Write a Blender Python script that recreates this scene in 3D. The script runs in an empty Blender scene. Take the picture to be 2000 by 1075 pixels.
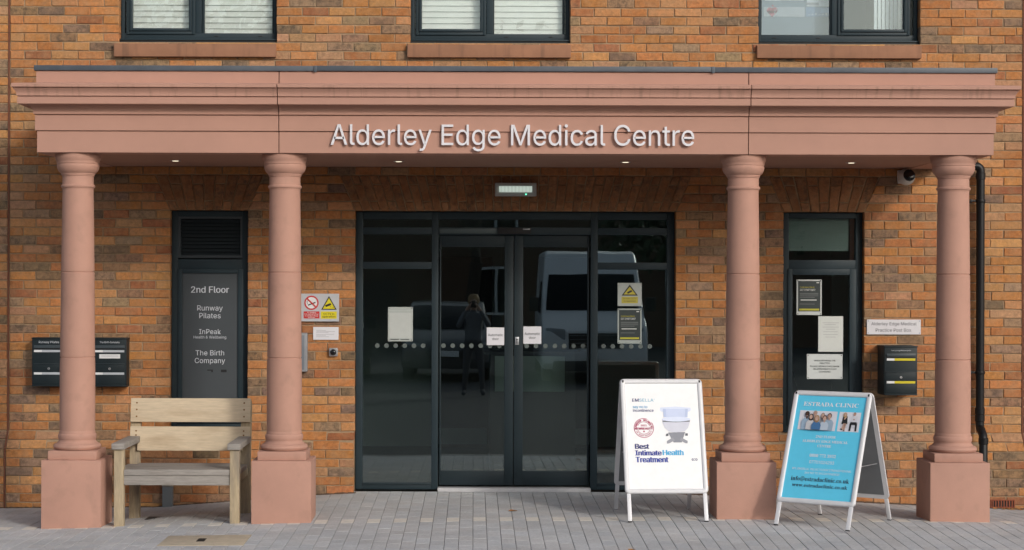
import bpy, bmesh, math, random
from mathutils import Vector, Matrix
random.seed(7)
R = math.radians
scene = bpy.context.scene
COL = scene.collection

# ------------------------------------------------------------------ camera, sky, sun, exposure
# world: X right along the wall, Y away from the viewer (wall face at Y = 0), Z up (0 = door threshold)
F, DIST, EYE, VX, VY, ROLL = 3634.0, 15.8, 1.76, 925.0, 555.0, 0.0030
cam = bpy.data.cameras.new('camera'); cam_o = bpy.data.objects.new('camera', cam); COL.objects.link(cam_o)
cam.sensor_width = 36.0; cam.sensor_fit = 'HORIZONTAL'
cam.lens = F / 2000 * 36.0
cam.shift_x = (1000 - VX) / 2000.0
cam.shift_y = (VY - 537.5) / 2000.0
cam.clip_start = 0.05; cam.clip_end = 2000
cam_o.matrix_world = Matrix.Translation((0, -DIST, EYE)) @ Matrix.Rotation(R(90), 4, 'X') @ Matrix.Rotation(math.atan(ROLL), 4, 'Z')
scene.camera = cam_o

world = bpy.data.worlds.new("World"); scene.world = world; world.use_nodes = True
nt = world.node_tree; bg = nt.nodes['Background']
sky = nt.nodes.new('ShaderNodeTexSky'); sky.sky_type = 'NISHITA'; sky.sun_disc = False
SUN_DIR = Vector((.66, -1.0, 0.52)).normalized()      # towards the sun
sky.sun_elevation = math.asin(SUN_DIR.z); sky.sun_rotation = math.atan2(SUN_DIR.x, SUN_DIR.y)
sky.dust_density = 2.5; sky.ozone_density = 1.0; sky.air_density = 1.0
hs = nt.nodes.new('ShaderNodeHueSaturation'); hs.inputs['Saturation'].default_value = 0.55
nt.links.new(sky.outputs[0], hs.inputs['Color']); nt.links.new(hs.outputs[0], bg.inputs['Color'])
bg.inputs['Strength'].default_value = 0.148
sun = bpy.data.lights.new('sun', 'SUN'); sun.energy = 1.25; sun.angle = R(6.5); sun.color = (1.0, 0.95, 0.88)
sun_o = bpy.data.objects.new('sun', sun); COL.objects.link(sun_o); sun_o.location = (20, -20, 15)
sun_o.rotation_euler = SUN_DIR.to_track_quat('Z', 'Y').to_euler()
scene.view_settings.view_transform = 'Standard'; scene.view_settings.look = 'None'
scene.view_settings.exposure = 0.05; scene.view_settings.gamma = 1.0
scene.cycles.max_bounces = 8; scene.cycles.transparent_max_bounces = 16; scene.cycles.use_denoising = True

# ------------------------------------------------------------------ measuring helpers (photo pixel -> metres at a known depth)
def PX(x, Y=0.0): return (x - VX) * (DIST + Y) / F
def PZ(y, x=VX, Y=0.0): return EYE + (VY - (y - (x - VX) * ROLL)) * (DIST + Y) / F
def lerp_table(t, x):
    if x <= t[0][0]: return t[0][1]
    for (a, va), (b, vb) in zip(t, t[1:]):
        if x <= b:
            k = (x - a) / (b - a); return va + (vb - va) * k
    return t[-1][1]
ZW = [(-7, -.16), (-4, -.145), (-2.7, -.135), (-1.9, -.07), (-1.3, -.02), (-1.0, -.004), (1.7, -.004), (2.3, -.03), (3.5, -.088), (4.6, -.135), (7.5, -.2)]
ZP = [(-7, -.14), (-3.2, -.096), (-1.55, -.053), (0, -.02), (2.05, -.008), (3.8, -.023), (7.5, -.08)]
def ground_z(x, y):
    zw, zp = lerp_table(ZW, x), lerp_table(ZP, x)
    if y > -1.77:
        k = max(0.0, min(1.0, -y / 1.77)); return zw + (zp - zw) * k
    k = min(1.0, (-1.77 - y) / 1.9); return zp + (-.07 - zp) * k

# ------------------------------------------------------------------ materials
MATS = {}
def nodes_of(m):
    m.use_nodes = True; t = m.node_tree
    return t, t.nodes['Principled BSDF']
def mat(name, col, rough=.6, var=.12, scale=8.0, bump=0.0, bscale=60.0, metal=0.0, emit=None, spec=.5, stretch=None, stain=None):
    if name in MATS: return MATS[name]
    m = bpy.data.materials.new(name); t, b = nodes_of(m); L = t.links.new
    tc = t.nodes.new('ShaderNodeTexCoord'); src = tc.outputs['Object']
    if stretch:
        mp = t.nodes.new('ShaderNodeMapping'); mp.inputs['Scale'].default_value = stretch; L(src, mp.inputs[0]); src = mp.outputs[0]
    n = t.nodes.new('ShaderNodeTexNoise'); n.inputs['Scale'].default_value = scale; n.inputs['Detail'].default_value = 6; n.inputs['Roughness'].default_value = .65
    L(src, n.inputs['Vector'])
    r = t.nodes.new('ShaderNodeValToRGB')
    c = Vector(col[:3])
    lo, hi = c * (1 - var), c * (1 + var)
    r.color_ramp.elements[0].position = .3; r.color_ramp.elements[1].position = .7
    r.color_ramp.elements[0].color = (*lo, 1); r.color_ramp.elements[1].color = (min(hi[0], .95), min(hi[1], .95), min(hi[2], .95), 1)
    L(n.outputs['Fac'], r.inputs[0]); out = r.outputs[0]
    if stain:   # (colour, scale vector, low, high, amount): wear and run-off marks with a shape of their own
        scol, ssc, slo, shi, amt = stain[:5]
        mp2 = t.nodes.new('ShaderNodeMapping'); mp2.inputs['Scale'].default_value = ssc; L(tc.outputs['Object'], mp2.inputs[0])
        n2 = t.nodes.new('ShaderNodeTexNoise'); n2.inputs['Scale'].default_value = 1.0; n2.inputs['Detail'].default_value = 5; L(mp2.outputs[0], n2.inputs['Vector'])
        mr = t.nodes.new('ShaderNodeMapRange'); mr.inputs[1].default_value = slo; mr.inputs[2].default_value = shi; mr.inputs[4].default_value = amt; L(n2.outputs['Fac'], mr.inputs[0])
        fac = mr.outputs[0]
        if len(stain) > 5:      # run-off streaks only on the weathered ledge between two heights
            sp = t.nodes.new('ShaderNodeSeparateXYZ'); L(tc.outputs['Object'], sp.inputs[0]); w0, w1 = stain[5]
            for z, d in ((w0, .012), (w1 + .012, -.012)):
                zr = t.nodes.new('ShaderNodeMapRange'); zr.inputs[1].default_value = z + .05; zr.inputs[2].default_value = z + .05 + abs(d)
                if d < 0: zr.inputs[3].default_value, zr.inputs[4].default_value = 1, 0
                L(sp.outputs[2], zr.inputs[0]); mm = t.nodes.new('ShaderNodeMath'); mm.operation = 'MULTIPLY'; L(fac, mm.inputs[0]); L(zr.outputs[0], mm.inputs[1]); fac = mm.outputs[0]
        mx = t.nodes.new('ShaderNodeMix'); mx.data_type = 'RGBA'; L(fac, mx.inputs[0]); L(out, mx.inputs[6]); mx.inputs[7].default_value = (*scol, 1); out = mx.outputs[2]
    L(out, b.inputs['Base Color'])
    rr = t.nodes.new('ShaderNodeMapRange'); rr.inputs[3].default_value = max(.02, rough - .08); rr.inputs[4].default_value = min(1, rough + .08); L(n.outputs['Fac'], rr.inputs[0]); L(rr.outputs[0], b.inputs['Roughness'])
    b.inputs['Metallic'].default_value = metal; b.inputs['Specular IOR Level'].default_value = spec
    if bump:
        n3 = t.nodes.new('ShaderNodeTexNoise'); n3.inputs['Scale'].default_value = bscale; n3.inputs['Detail'].default_value = 8; L(src, n3.inputs['Vector'])
        bp = t.nodes.new('ShaderNodeBump'); bp.inputs['Strength'].default_value = bump; bp.inputs['Distance'].default_value = .004; L(n3.outputs['Fac'], bp.inputs['Height']); L(bp.outputs[0], b.inputs['Normal'])
    if emit:
        b.inputs['Emission Color'].default_value = (*emit[0], 1); b.inputs['Emission Strength'].default_value = emit[1]
    MATS[name] = m; return m
def ink(r, g, b):          # print colours
    return mat('print_%02x%02x%02x' % (int(r * 255), int(g * 255), int(b * 255)), (r, g, b), .45, .03, 20)

def toned_material(name, dark, bump, bscale, rough, mott, tan=None):   # per-block colour from the mesh, mottled and pitted
    m = bpy.data.materials.new(name); t, b = nodes_of(m); L = t.links.new
    at = t.nodes.new('ShaderNodeAttribute'); at.attribute_name = 'tone'
    tc = t.nodes.new('ShaderNodeTexCoord')
    n = t.nodes.new('ShaderNodeTexNoise'); n.inputs['Scale'].default_value = mott[0]; n.inputs['Detail'].default_value = 8; n.inputs['Roughness'].default_value = .7; L(tc.outputs['Object'], n.inputs['Vector'])
    mr = t.nodes.new('ShaderNodeMapRange'); mr.inputs[1].default_value = .3; mr.inputs[2].default_value = .7; mr.inputs[3].default_value = 1 - mott[1]; mr.inputs[4].default_value = 1 + mott[1]; L(n.outputs['Fac'], mr.inputs[0])
    mul = t.nodes.new('ShaderNodeMix'); mul.data_type = 'RGBA'; mul.blend_type = 'MULTIPLY'; mul.inputs[0].default_value = 1; L(at.outputs['Color'], mul.inputs[6]); L(mr.outputs[0], mul.inputs[7])
    base = mul.outputs[2]
    if not tan:  # broad foot-worn and soiled patches
        n5 = t.nodes.new('ShaderNodeTexNoise'); n5.inputs['Scale'].default_value = 1.6; n5.inputs['Detail'].default_value = 7; n5.inputs['Roughness'].default_value = .62; L(tc.outputs['Object'], n5.inputs['Vector'])
        mr5 = t.nodes.new('ShaderNodeMapRange'); mr5.inputs[1].default_value = .35; mr5.inputs[2].default_value = .65; mr5.inputs[3].default_value = .86; mr5.inputs[4].default_value = 1.05; L(n5.outputs['Fac'], mr5.inputs[0])
        mu5 = t.nodes.new('ShaderNodeMix'); mu5.data_type = 'RGBA'; mu5.blend_type = 'MULTIPLY'; mu5.inputs[0].default_value = 1; L(base, mu5.inputs[6]); L(mr5.outputs[0], mu5.inputs[7]); base = mu5.outputs[2]
    if tan:      # fired clay varies across each face
        n4 = t.nodes.new('ShaderNodeTexNoise'); n4.inputs['Scale'].default_value = 11; n4.inputs['Detail'].default_value = 6; n4.inputs['Roughness'].default_value = .6; L(tc.outputs['Object'], n4.inputs['Vector'])
        mr4 = t.nodes.new('ShaderNodeMapRange'); mr4.inputs[1].default_value = .42; mr4.inputs[2].default_value = .72; mr4.inputs[4].default_value = .6; L(n4.outputs['Fac'], mr4.inputs[0])
        mx4 = t.nodes.new('ShaderNodeMix'); mx4.data_type = 'RGBA'; L(mr4.outputs[0], mx4.inputs[0]); L(base, mx4.inputs[6]); mx4.inputs[7].default_value = (*tan, 1); base = mx4.outputs[2]
    n2 = t.nodes.new('ShaderNodeTexNoise'); n2.inputs['Scale'].default_value = mott[2]; n2.inputs['Detail'].default_value = 7; n2.inputs['Roughness'].default_value = .75; L(tc.outputs['Object'], n2.inputs['Vector'])
    mr2 = t.nodes.new('ShaderNodeMapRange'); mr2.inputs[1].default_value = .45; mr2.inputs[2].default_value = .62; L(n2.outputs['Fac'], mr2.inputs[0])
    am = t.nodes.new('ShaderNodeMath'); am.operation = 'MULTIPLY'; L(mr2.outputs[0], am.inputs[0]); L(at.outputs['Alpha'], am.inputs[1])
    mx = t.nodes.new('ShaderNodeMix'); mx.data_type = 'RGBA'; L(am.outputs[0], mx.inputs[0]); L(base, mx.inputs[6]); mx.inputs[7].default_value = (*dark, 1)
    L(mx.outputs[2], b.inputs['Base Color']); b.inputs['Roughness'].default_value = rough; b.inputs['Specular IOR Level'].default_value = .25
    bp = t.nodes.new('ShaderNodeBump'); bp.inputs['Strength'].default_value = bump; bp.inputs['Distance'].default_value = .006
    n3 = t.nodes.new('ShaderNodeTexNoise'); n3.inputs['Scale'].default_value = bscale; n3.inputs['Detail'].default_value = 8; n3.inputs['Roughness'].default_value = .7; L(tc.outputs['Object'], n3.inputs['Vector'])
    L(n3.outputs['Fac'], bp.inputs['Height']); L(bp.outputs[0], b.inputs['Normal'])
    return m
M_brick = toned_material('brick', (.085, .062, .045), .8, 42, .9, (34, .30, 20), tan=(.42, .25, .135))
M_pave = toned_material('paving', (.22, .215, .21), .35, 120, .85, (60, .16, 6))

def glass_mat(name, tint, boost):
    m = bpy.data.materials.new(name); m.use_nodes = True; t = m.node_tree; t.nodes.clear(); L = t.links.new
    o = t.nodes.new('ShaderNodeOutputMaterial'); tr = t.nodes.new('ShaderNodeBsdfTransparent'); tr.inputs[0].default_value = (*tint, 1)
    gl = t.nodes.new('ShaderNodeBsdfGlossy'); gl.inputs['Roughness'].default_value = 0.0; gl.inputs[0].default_value = (.88, .98, .99, 1)
    tc = t.nodes.new('ShaderNodeTexCoord'); n = t.nodes.new('ShaderNodeTexNoise'); n.inputs['Scale'].default_value = 1.3; L(tc.outputs['Object'], n.inputs['Vector'])
    bp = t.nodes.new('ShaderNodeBump'); bp.inputs['Strength'].default_value = .02; bp.inputs['Distance'].default_value = .02; L(n.outputs['Fac'], bp.inputs['Height']); L(bp.outputs[0], gl.inputs['Normal'])
    fr = t.nodes.new('ShaderNodeFresnel'); fr.inputs[0].default_value = 1.5
    mu = t.nodes.new('ShaderNodeMath'); mu.operation = 'MULTIPLY'; mu.use_clamp = True; mu.inputs[1].default_value = boost; L(fr.outputs[0], mu.inputs[0])
    mx = t.nodes.new('ShaderNodeMixShader'); L(mu.outputs[0], mx.inputs[0]); L(tr.outputs[0], mx.inputs[1]); L(gl.outputs[0], mx.inputs[2]); L(mx.outputs[0], o.inputs[0])
    return m
M_glass = glass_mat('door_glass', (.82, .89, .88), 3.6)
M_glass_up = glass_mat('window_glass', (.99, 1.0, .995), 1.25)
M_glass_sky = glass_mat('mirror_glass', (.92, .96, .98), 1.5)

PINK = (.465, .258, .195)
M_stone = mat('pink_stone', PINK, .8, .07, 3.0, .3, 210, stain=((.26, .155, .115), (9, 9, 7), .56, .78, .36))
M_cornice = mat('pink_cornice', PINK, .8, .06, 2.0, .25, 210, stain=((.17, .10, .07), (26, 7, .4), .54, .74, .45, (3.15, 3.225)))
M_sill = mat('sill_stone', (.31, .15, .085), .85, .13, 5, .25, 120, stain=((.13, .075, .05), (14, 14, 1.0), .55, .75, .6))
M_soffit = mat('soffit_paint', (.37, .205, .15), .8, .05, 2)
M_lead = mat('lead_flashing', (.075, .09, .11), .5, .2, 6, .1, 30)
M_mortar = mat('mortar', (.33, .235, .145), .95, .2, 30, .4, 90)
M_mastic = mat('mastic', (.16, .055, .028), .8, .2, 20)
M_frame = mat('anthracite_frame', (.020, .035, .044), .5, .06, 5, spec=.3)
M_frame2 = mat('anthracite_trim', (.014, .025, .031), .5, .06, 5, spec=.3)
M_black = mat('black_rubber', (.008, .008, .009), .6, .1, 10)
M_pipe = mat('black_pipe', (.008, .008, .009), .42, .1, 10, spec=.3)
M_white = mat('white_paint', (.72, .73, .74), .4, .04, 6)
M_alu = mat('white_aluminium', (.70, .70, .72), .33, .04, 9)
M_silver = mat('silver_metal', (.55, .56, .58), .35, .06, 30, metal=.8)
M_letter = mat('silver_letter', (.74, .73, .77), .38, .04, 9)
M_blind = mat('blind_slat', (.88, .90, .86), .5, .04, 7)
M_panel = mat('grey_panel', (.058, .068, .076), .5, .05, 3)
M_print = mat('pale_lettering', (.62, .65, .70), .5, .03, 9)
M_mailbox = mat('mailbox_steel', (.011, .019, .023), .5, .08, 6, spec=.3)
M_mailtrim = mat('mailbox_trim', (.05, .065, .075), .4, .08, 6)
M_woodback = mat('weathered_teak', (.60, .49, .345), .75, .12, 3.0, .2, 40, stretch=(3, 12, 30), stain=((.33, .22, .12), (2.2, 3, 7), .52, .74, .60))
M_woodseat = mat('grey_teak', (.30, .275, .25), .8, .2, 3.0, .3, 40, stretch=(3, 12, 30), stain=((.16, .13, .10), (3, 6, 14), .55, .75, .5))
M_woodleg = mat('teak_leg', (.42, .335, .22), .8, .2, 3.0, .3, 40, stretch=(24, 24, 3), stain=((.20, .17, .14), (16, 16, 1.8), .48, .66, .7))
M_screw = mat('brass_screw', (.22, .10, .03), .5, .1, 30, metal=.5)
M_concrete = mat('cover_concrete', (.47, .40, .30), .85, .14, 14, .3, 120)
M_asphalt = mat('asphalt', (.045, .045, .048), .9, .25, 3, .4, 90)
M_kerb = mat('kerb_concrete', (.26, .25, .24), .85, .12, 9, .2, 90)
M_yellow = mat('yellow_road_paint', (.70, .50, .08), .7, .15, 12)
M_joint = mat('joint_sand', (.11, .105, .10), .95, .2, 20)
M_int = mat('interior_wall', (.48, .52, .49), .8, .05, 2)
M_intdark = mat('interior_floor', (.08, .08, .08), .7, .15, 8)
M_grey = mat('grey_plastic', (.17, .19, .20), .5, .08, 8)
M_terra = mat('terracotta', (.24, .065, .03), .8, .15, 12)
M_leaf = mat('autumn_leaf', (.42, .19, .05), .7, .25, 20)

# ------------------------------------------------------------------ mesh builder
class MB:
    def __init__(s): s.v = []; s.f = []; s.m = []; s.tone = None
    def quad(s, pts, m=0):
        b = len(s.v); s.v += [tuple(p) for p in pts]; s.f.append(tuple(range(b, b + len(pts)))); s.m.append(m)
    def box(s, x0, x1, y0, y1, z0, z1, m=0):
        if x0 > x1: x0, x1 = x1, x0
        if y0 > y1: y0, y1 = y1, y0
        if z0 > z1: z0, z1 = z1, z0
        b = len(s.v)
        s.v += [(x0, y0, z0), (x1, y0, z0), (x1, y1, z0), (x0, y1, z0), (x0, y0, z1), (x1, y0, z1), (x1, y1, z1), (x0, y1, z1)]
        for q in ((0, 3, 2, 1), (4, 5, 6, 7), (0, 1, 5, 4), (1, 2, 6, 5), (2, 3, 7, 6), (3, 0, 4, 7)):
            s.f.append(tuple(b + i for i in q)); s.m.append(m)
        return s
    def hexa(s, low, high, m=0):          # two 4-point loops, both counter-clockwise seen from the high side
        b = len(s.v); s.v += [tuple(p) for p in low] + [tuple(p) for p in high]; n = len(low)
        s.f.append(tuple(b + i for i in reversed(range(n)))); s.m.append(m)
        s.f.append(tuple(b + n + i for i in range(n))); s.m.append(m)
        for i in range(n):
            j = (i + 1) % n; s.f.append((b + i, b + j, b + n + j, b + n + i)); s.m.append(m)
        return s
    def prism(s, poly, y0, y1, m=0):      # polygon in XZ (counter-clockwise seen from -Y), from y0 (front) to y1
        s.hexa([(x, y1, z) for x, z in poly], [(x, y0, z) for x, z in poly], m); return s
    def lathe(s, prof, cx, cy, n=48, m=0, axis='Z', cz=0.0):
        b = len(s.v)
        for r, h in prof:
            for k in range(n):
                a = 2 * math.pi * k / n; c, d = r * math.cos(a), r * math.sin(a)
                if axis == 'Z': s.v.append((cx + c, cy + d, cz + h))
                elif axis == 'Y': s.v.append((cx + c, cy + h, cz - d))
                else: s.v.append((cx + h, cy + c, cz + d))
        for i in range(len(prof) - 1):
            for k in range(n):
                k2 = (k + 1) % n
                s.f.append((b + i * n + k, b + i * n + k2, b + (i + 1) * n + k2, b + (i + 1) * n + k)); s.m.append(m)
        s.f.append(tuple(b + k for k in reversed(range(n)))); s.m.append(m)
        e = b + (len(prof) - 1) * n; s.f.append(tuple(e + k for k in range(n))); s.m.append(m)
        return s
    def tube(s, path, r, n=16, m=0):
        P = [Vector(p) for p in path]; b = len(s.v); up = None
        for i, p in enumerate(P):
            t = (P[min(i + 1, len(P) - 1)] - P[max(i - 1, 0)]).normalized()
            if up is None: up = t.orthogonal().normalized()
            up = (up - t * up.dot(t)).normalized(); w = t.cross(up)
            for k in range(n):
                a = 2 * math.pi * k / n; s.v.append(tuple(p + r * (math.cos(a) * up + math.sin(a) * w)))
        for i in range(len(P) - 1):
            for k in range(n):
                k2 = (k + 1) % n; s.f.append((b + i * n + k, b + i * n + k2, b + (i + 1) * n + k2, b + (i + 1) * n + k)); s.m.append(m)
        s.f.append(tuple(b + k for k in reversed(range(n)))); s.m.append(m)
        e = b + (len(P) - 1) * n; s.f.append(tuple(e + k for k in range(n))); s.m.append(m)
        return s
    def add(s, verts, faces, m=0):
        b = len(s.v); s.v += [tuple(v) for v in verts]
        for f in faces: s.f.append(tuple(b + i for i in f)); s.m.append(m)
    def build(s, name, mats, parent=None, bevel=0.0, seg=2, smooth=35, xf=None, fix=True):
        if not isinstance(mats, (list, tuple)): mats = [mats]
        me = bpy.data.meshes.new(name)
        me.from_pydata(s.v, [], s.f)
        for m in mats: me.materials.append(m)
        me.polygons.foreach_set('material_index', s.m)
        if s.tone is not None:
            a = me.attributes.new('tone', 'FLOAT_COLOR', 'POINT'); a.data.foreach_set('color', [c for t in s.tone for c in t])
        if fix or bevel:
            bm = bmesh.new(); bm.from_mesh(me)
            if fix: bmesh.ops.recalc_face_normals(bm, faces=bm.faces)
            if bevel:
                es = [e for e in bm.edges if len(e.link_faces) == 2 and e.calc_face_angle(0) > R(40)]
                bmesh.ops.bevel(bm, geom=es, offset=bevel, segments=seg, profile=.6, affect='EDGES', clamp_overlap=True)
            bm.to_mesh(me); bm.free()
        if xf is not None: me.transform(xf)
        if smooth:
            me.polygons.foreach_set('use_smooth', [True] * len(me.polygons))
            me.set_sharp_from_angle(angle=R(smooth))
        me.update()
        o = bpy.data.objects.new(name, me); COL.objects.link(o)
        if parent is not None:
            o.parent = parent
            o.matrix_parent_inverse = Matrix.Identity(4)
            q = Vector(parent.location); pp = parent.parent
            while pp is not None: q += Vector(pp.location); pp = pp.parent
            if xf is None or not getattr(s, 'local', False): me.transform(Matrix.Translation(-q))
        return o
def tag(o, label=None, cat=None, group=None, kind=None):
    if label: o['label'] = label
    if cat: o['category'] = cat
    if group: o['group'] = group
    if kind: o['kind'] = kind
    return o
def thing(name, loc, label, cat, group=None):
    o = bpy.data.objects.new(name, None); COL.objects.link(o); o.location = loc; o.empty_display_size = .1
    return tag(o, label, cat, group)

# ------------------------------------------------------------------ lettering (Blender's own fonts)
FDIR = bpy.utils.resource_path('LOCAL') + '/datafiles/fonts/'
def font(fn):
    try: return bpy.data.fonts.load(FDIR + fn, check_existing=True)
    except Exception: return None
F_SANS, F_MATH = font('Inter.woff2'), font('NotoSansMath-Regular.woff2')
def serif(s):
    if F_MATH is None: return s
    r = ''
    for c in s:
        if 'A' <= c <= 'Z': r += chr(0x1D400 + ord(c) - 65)
        elif 'a' <= c <= 'z': r += chr(0x1D41A + ord(c) - 97)
        elif '0' <= c <= '9': r += chr(0x1D7CE + ord(c) - 48)
        else: r += c
    return r
GLYPHS = {}
def raw_text(body, fnt, res):
    cu = bpy.data.curves.new('lettering', 'FONT'); cu.body = body
    if fnt: cu.font = fnt
    cu.resolution_u = res
    o = bpy.data.objects.new('lettering', cu); me = o.to_mesh()
    V = [v.co.copy() for v in me.vertices]; Fc = [tuple(p.vertices) for p in me.polygons]; area = sum(p.area for p in me.polygons)
    o.to_mesh_clear(); bpy.data.objects.remove(o); bpy.data.curves.remove(cu); return V, Fc, area
def glyph(ch, fnt):
    """outline filled at whichever curve resolution fills it completely, and its advance"""
    key = (ch, fnt.name if fnt else '')
    if key not in GLYPHS:
        ref = min(v.x for v in raw_text('I', fnt, 2)[0])
        adv = min(v.x for v in raw_text(ch + 'I', fnt, 2)[0] if True) if ch == ' ' else max(v.x for v in raw_text(ch + 'I', fnt, 2)[0]) - (max(v.x for v in raw_text('I', fnt, 2)[0]) - ref)
        best = ([], [], 0)
        if ch != ' ':
            for res in (3, 4, 5, 6, 2):
                g = raw_text(ch, fnt, res)
                if g[2] > best[2] * 1.02: best = g
        GLYPHS[key] = (best[0], best[1], adv - ref)
    return GLYPHS[key]
def text_mesh(body, fnt=None):
    V, Fc, x, spans = [], [], 0.0, []
    for ch in body:
        gv, gf, adv = glyph(ch, fnt); b = len(V)
        V += [Vector((v.x + x, v.y, 0)) for v in gv]; Fc += [tuple(b + i for i in f) for f in gf]; spans.append((b, len(V))); x += adv
    return V, Fc, spans
class Sheet:
    """flat printed things: u right, v up, layers 1 mm apart along the outward normal"""
    def __init__(s, O, Rt=(1, 0, 0), U=(0, 0, 1)):
        s.mb = MB(); s.O = Vector(O); s.R = Vector(Rt).normalized(); s.U = Vector(U).normalized(); s.N = s.R.cross(s.U); s.mats = []
    def mi(s, m):
        if m not in s.mats: s.mats.append(m)
        return s.mats.index(m)
    def p(s, u, v, l): return s.O + s.R * u + s.U * v + s.N * (l * .001)
    def poly(s, pts, m, l=1): s.mb.quad([s.p(u, v, l) for u, v in pts], s.mi(m))
    def rect(s, u0, u1, v0, v1, m, l=1): s.poly([(u0, v0), (u1, v0), (u1, v1), (u0, v1)], m, l)
    def slab(s, u0, u1, v0, v1, t, m, l=0):
        q = [(u0, v0), (u1, v0), (u1, v1), (u0, v1)]
        s.mb.hexa([s.p(u, v, l - t * 1000) for u, v in q], [s.p(u, v, l) for u, v in q], s.mi(m))
    def disc(s, u, v, r, m, l=1, n=24, ry=None, a0=0, a1=360):
        ry = ry or r; s.poly([(u + r * math.cos(R(a0 + (a1 - a0) * k / n)), v + ry * math.sin(R(a0 + (a1 - a0) * k / n))) for k in range(n + (a1 - a0 != 360))], m, l)
    def ring(s, u, v, r0, r1, m, l=1, a0=0, a1=360, n=32):
        for k in range(n):
            a, b = R(a0 + (a1 - a0) * k / n), R(a0 + (a1 - a0) * (k + 1) / n)
            s.poly([(u + r0 * math.cos(a), v + r0 * math.sin(a)), (u + r1 * math.cos(a), v + r1 * math.sin(a)), (u + r1 * math.cos(b), v + r1 * math.sin(b)), (u + r0 * math.cos(b), v + r0 * math.sin(b))], m, l)
    def line(s, u0, v0, u1, v1, w, m, l=1):
        d = Vector((u1 - u0, v1 - v0)).normalized(); n = Vector((-d.y, d.x)) * w / 2
        s.poly([(u0 - n.x, v0 - n.y), (u1 - n.x, v1 - n.y), (u1 + n.x, v1 + n.y), (u0 + n.x, v0 + n.y)], m, l)
    def text(s, body, cu, cv, w, m, l=2, fnt='sans', h=None, offset=0.0, left=False, rot=0.0, space=1.0):
        f = {'sans': F_SANS, 'serif': F_MATH, 'hum': F_MATH, 'round': None}[fnt]
        V, Fc, _ = text_mesh(serif(body) if fnt == 'serif' else body, f)
        par = list(range(len(V)))
        def rt(i):
            while par[i] != i: par[i] = par[par[i]]; i = par[i]
            return i
        for fc in Fc:
            for i in fc[1:]: par[rt(i)] = rt(fc[0])
        x0, x1 = min(v.x for v in V), max(v.x for v in V); y0, y1 = min(v.y for v in V), max(v.y for v in V)
        k = w / (x1 - x0) if w else h / (y1 - y0); ky = h / (y1 - y0) if h else k
        mx, my = ((x0 if left else (x0 + x1) / 2), (y0 + y1) / 2)
        ca, sa = math.cos(rot), math.sin(rot); pts = []
        for v in V:
            a, b = (v.x - mx) * k, (v.y - my) * ky
            pts.append(s.p(cu + a * ca - b * sa, cv + a * sa + b * ca, l + .04 * (rt(len(pts)) % 7)))
        if offset:
            b = offset * k * .45
            for d, e in ((-b, .0), (b, .0), (0, .0)):
                for f in Fc: s.mb.quad([pts[i] + s.R * (d * ca) + s.U * (d * sa) + s.N * (.0001 * (1 + (d > 0) + (d == 0) * 2)) for i in f], s.mi(m))
        else: s.mb.add(pts, Fc, s.mi(m))
    def build(s, name, parent=None): return s.mb.build(name, s.mats, parent, smooth=0, fix=False)

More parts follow.
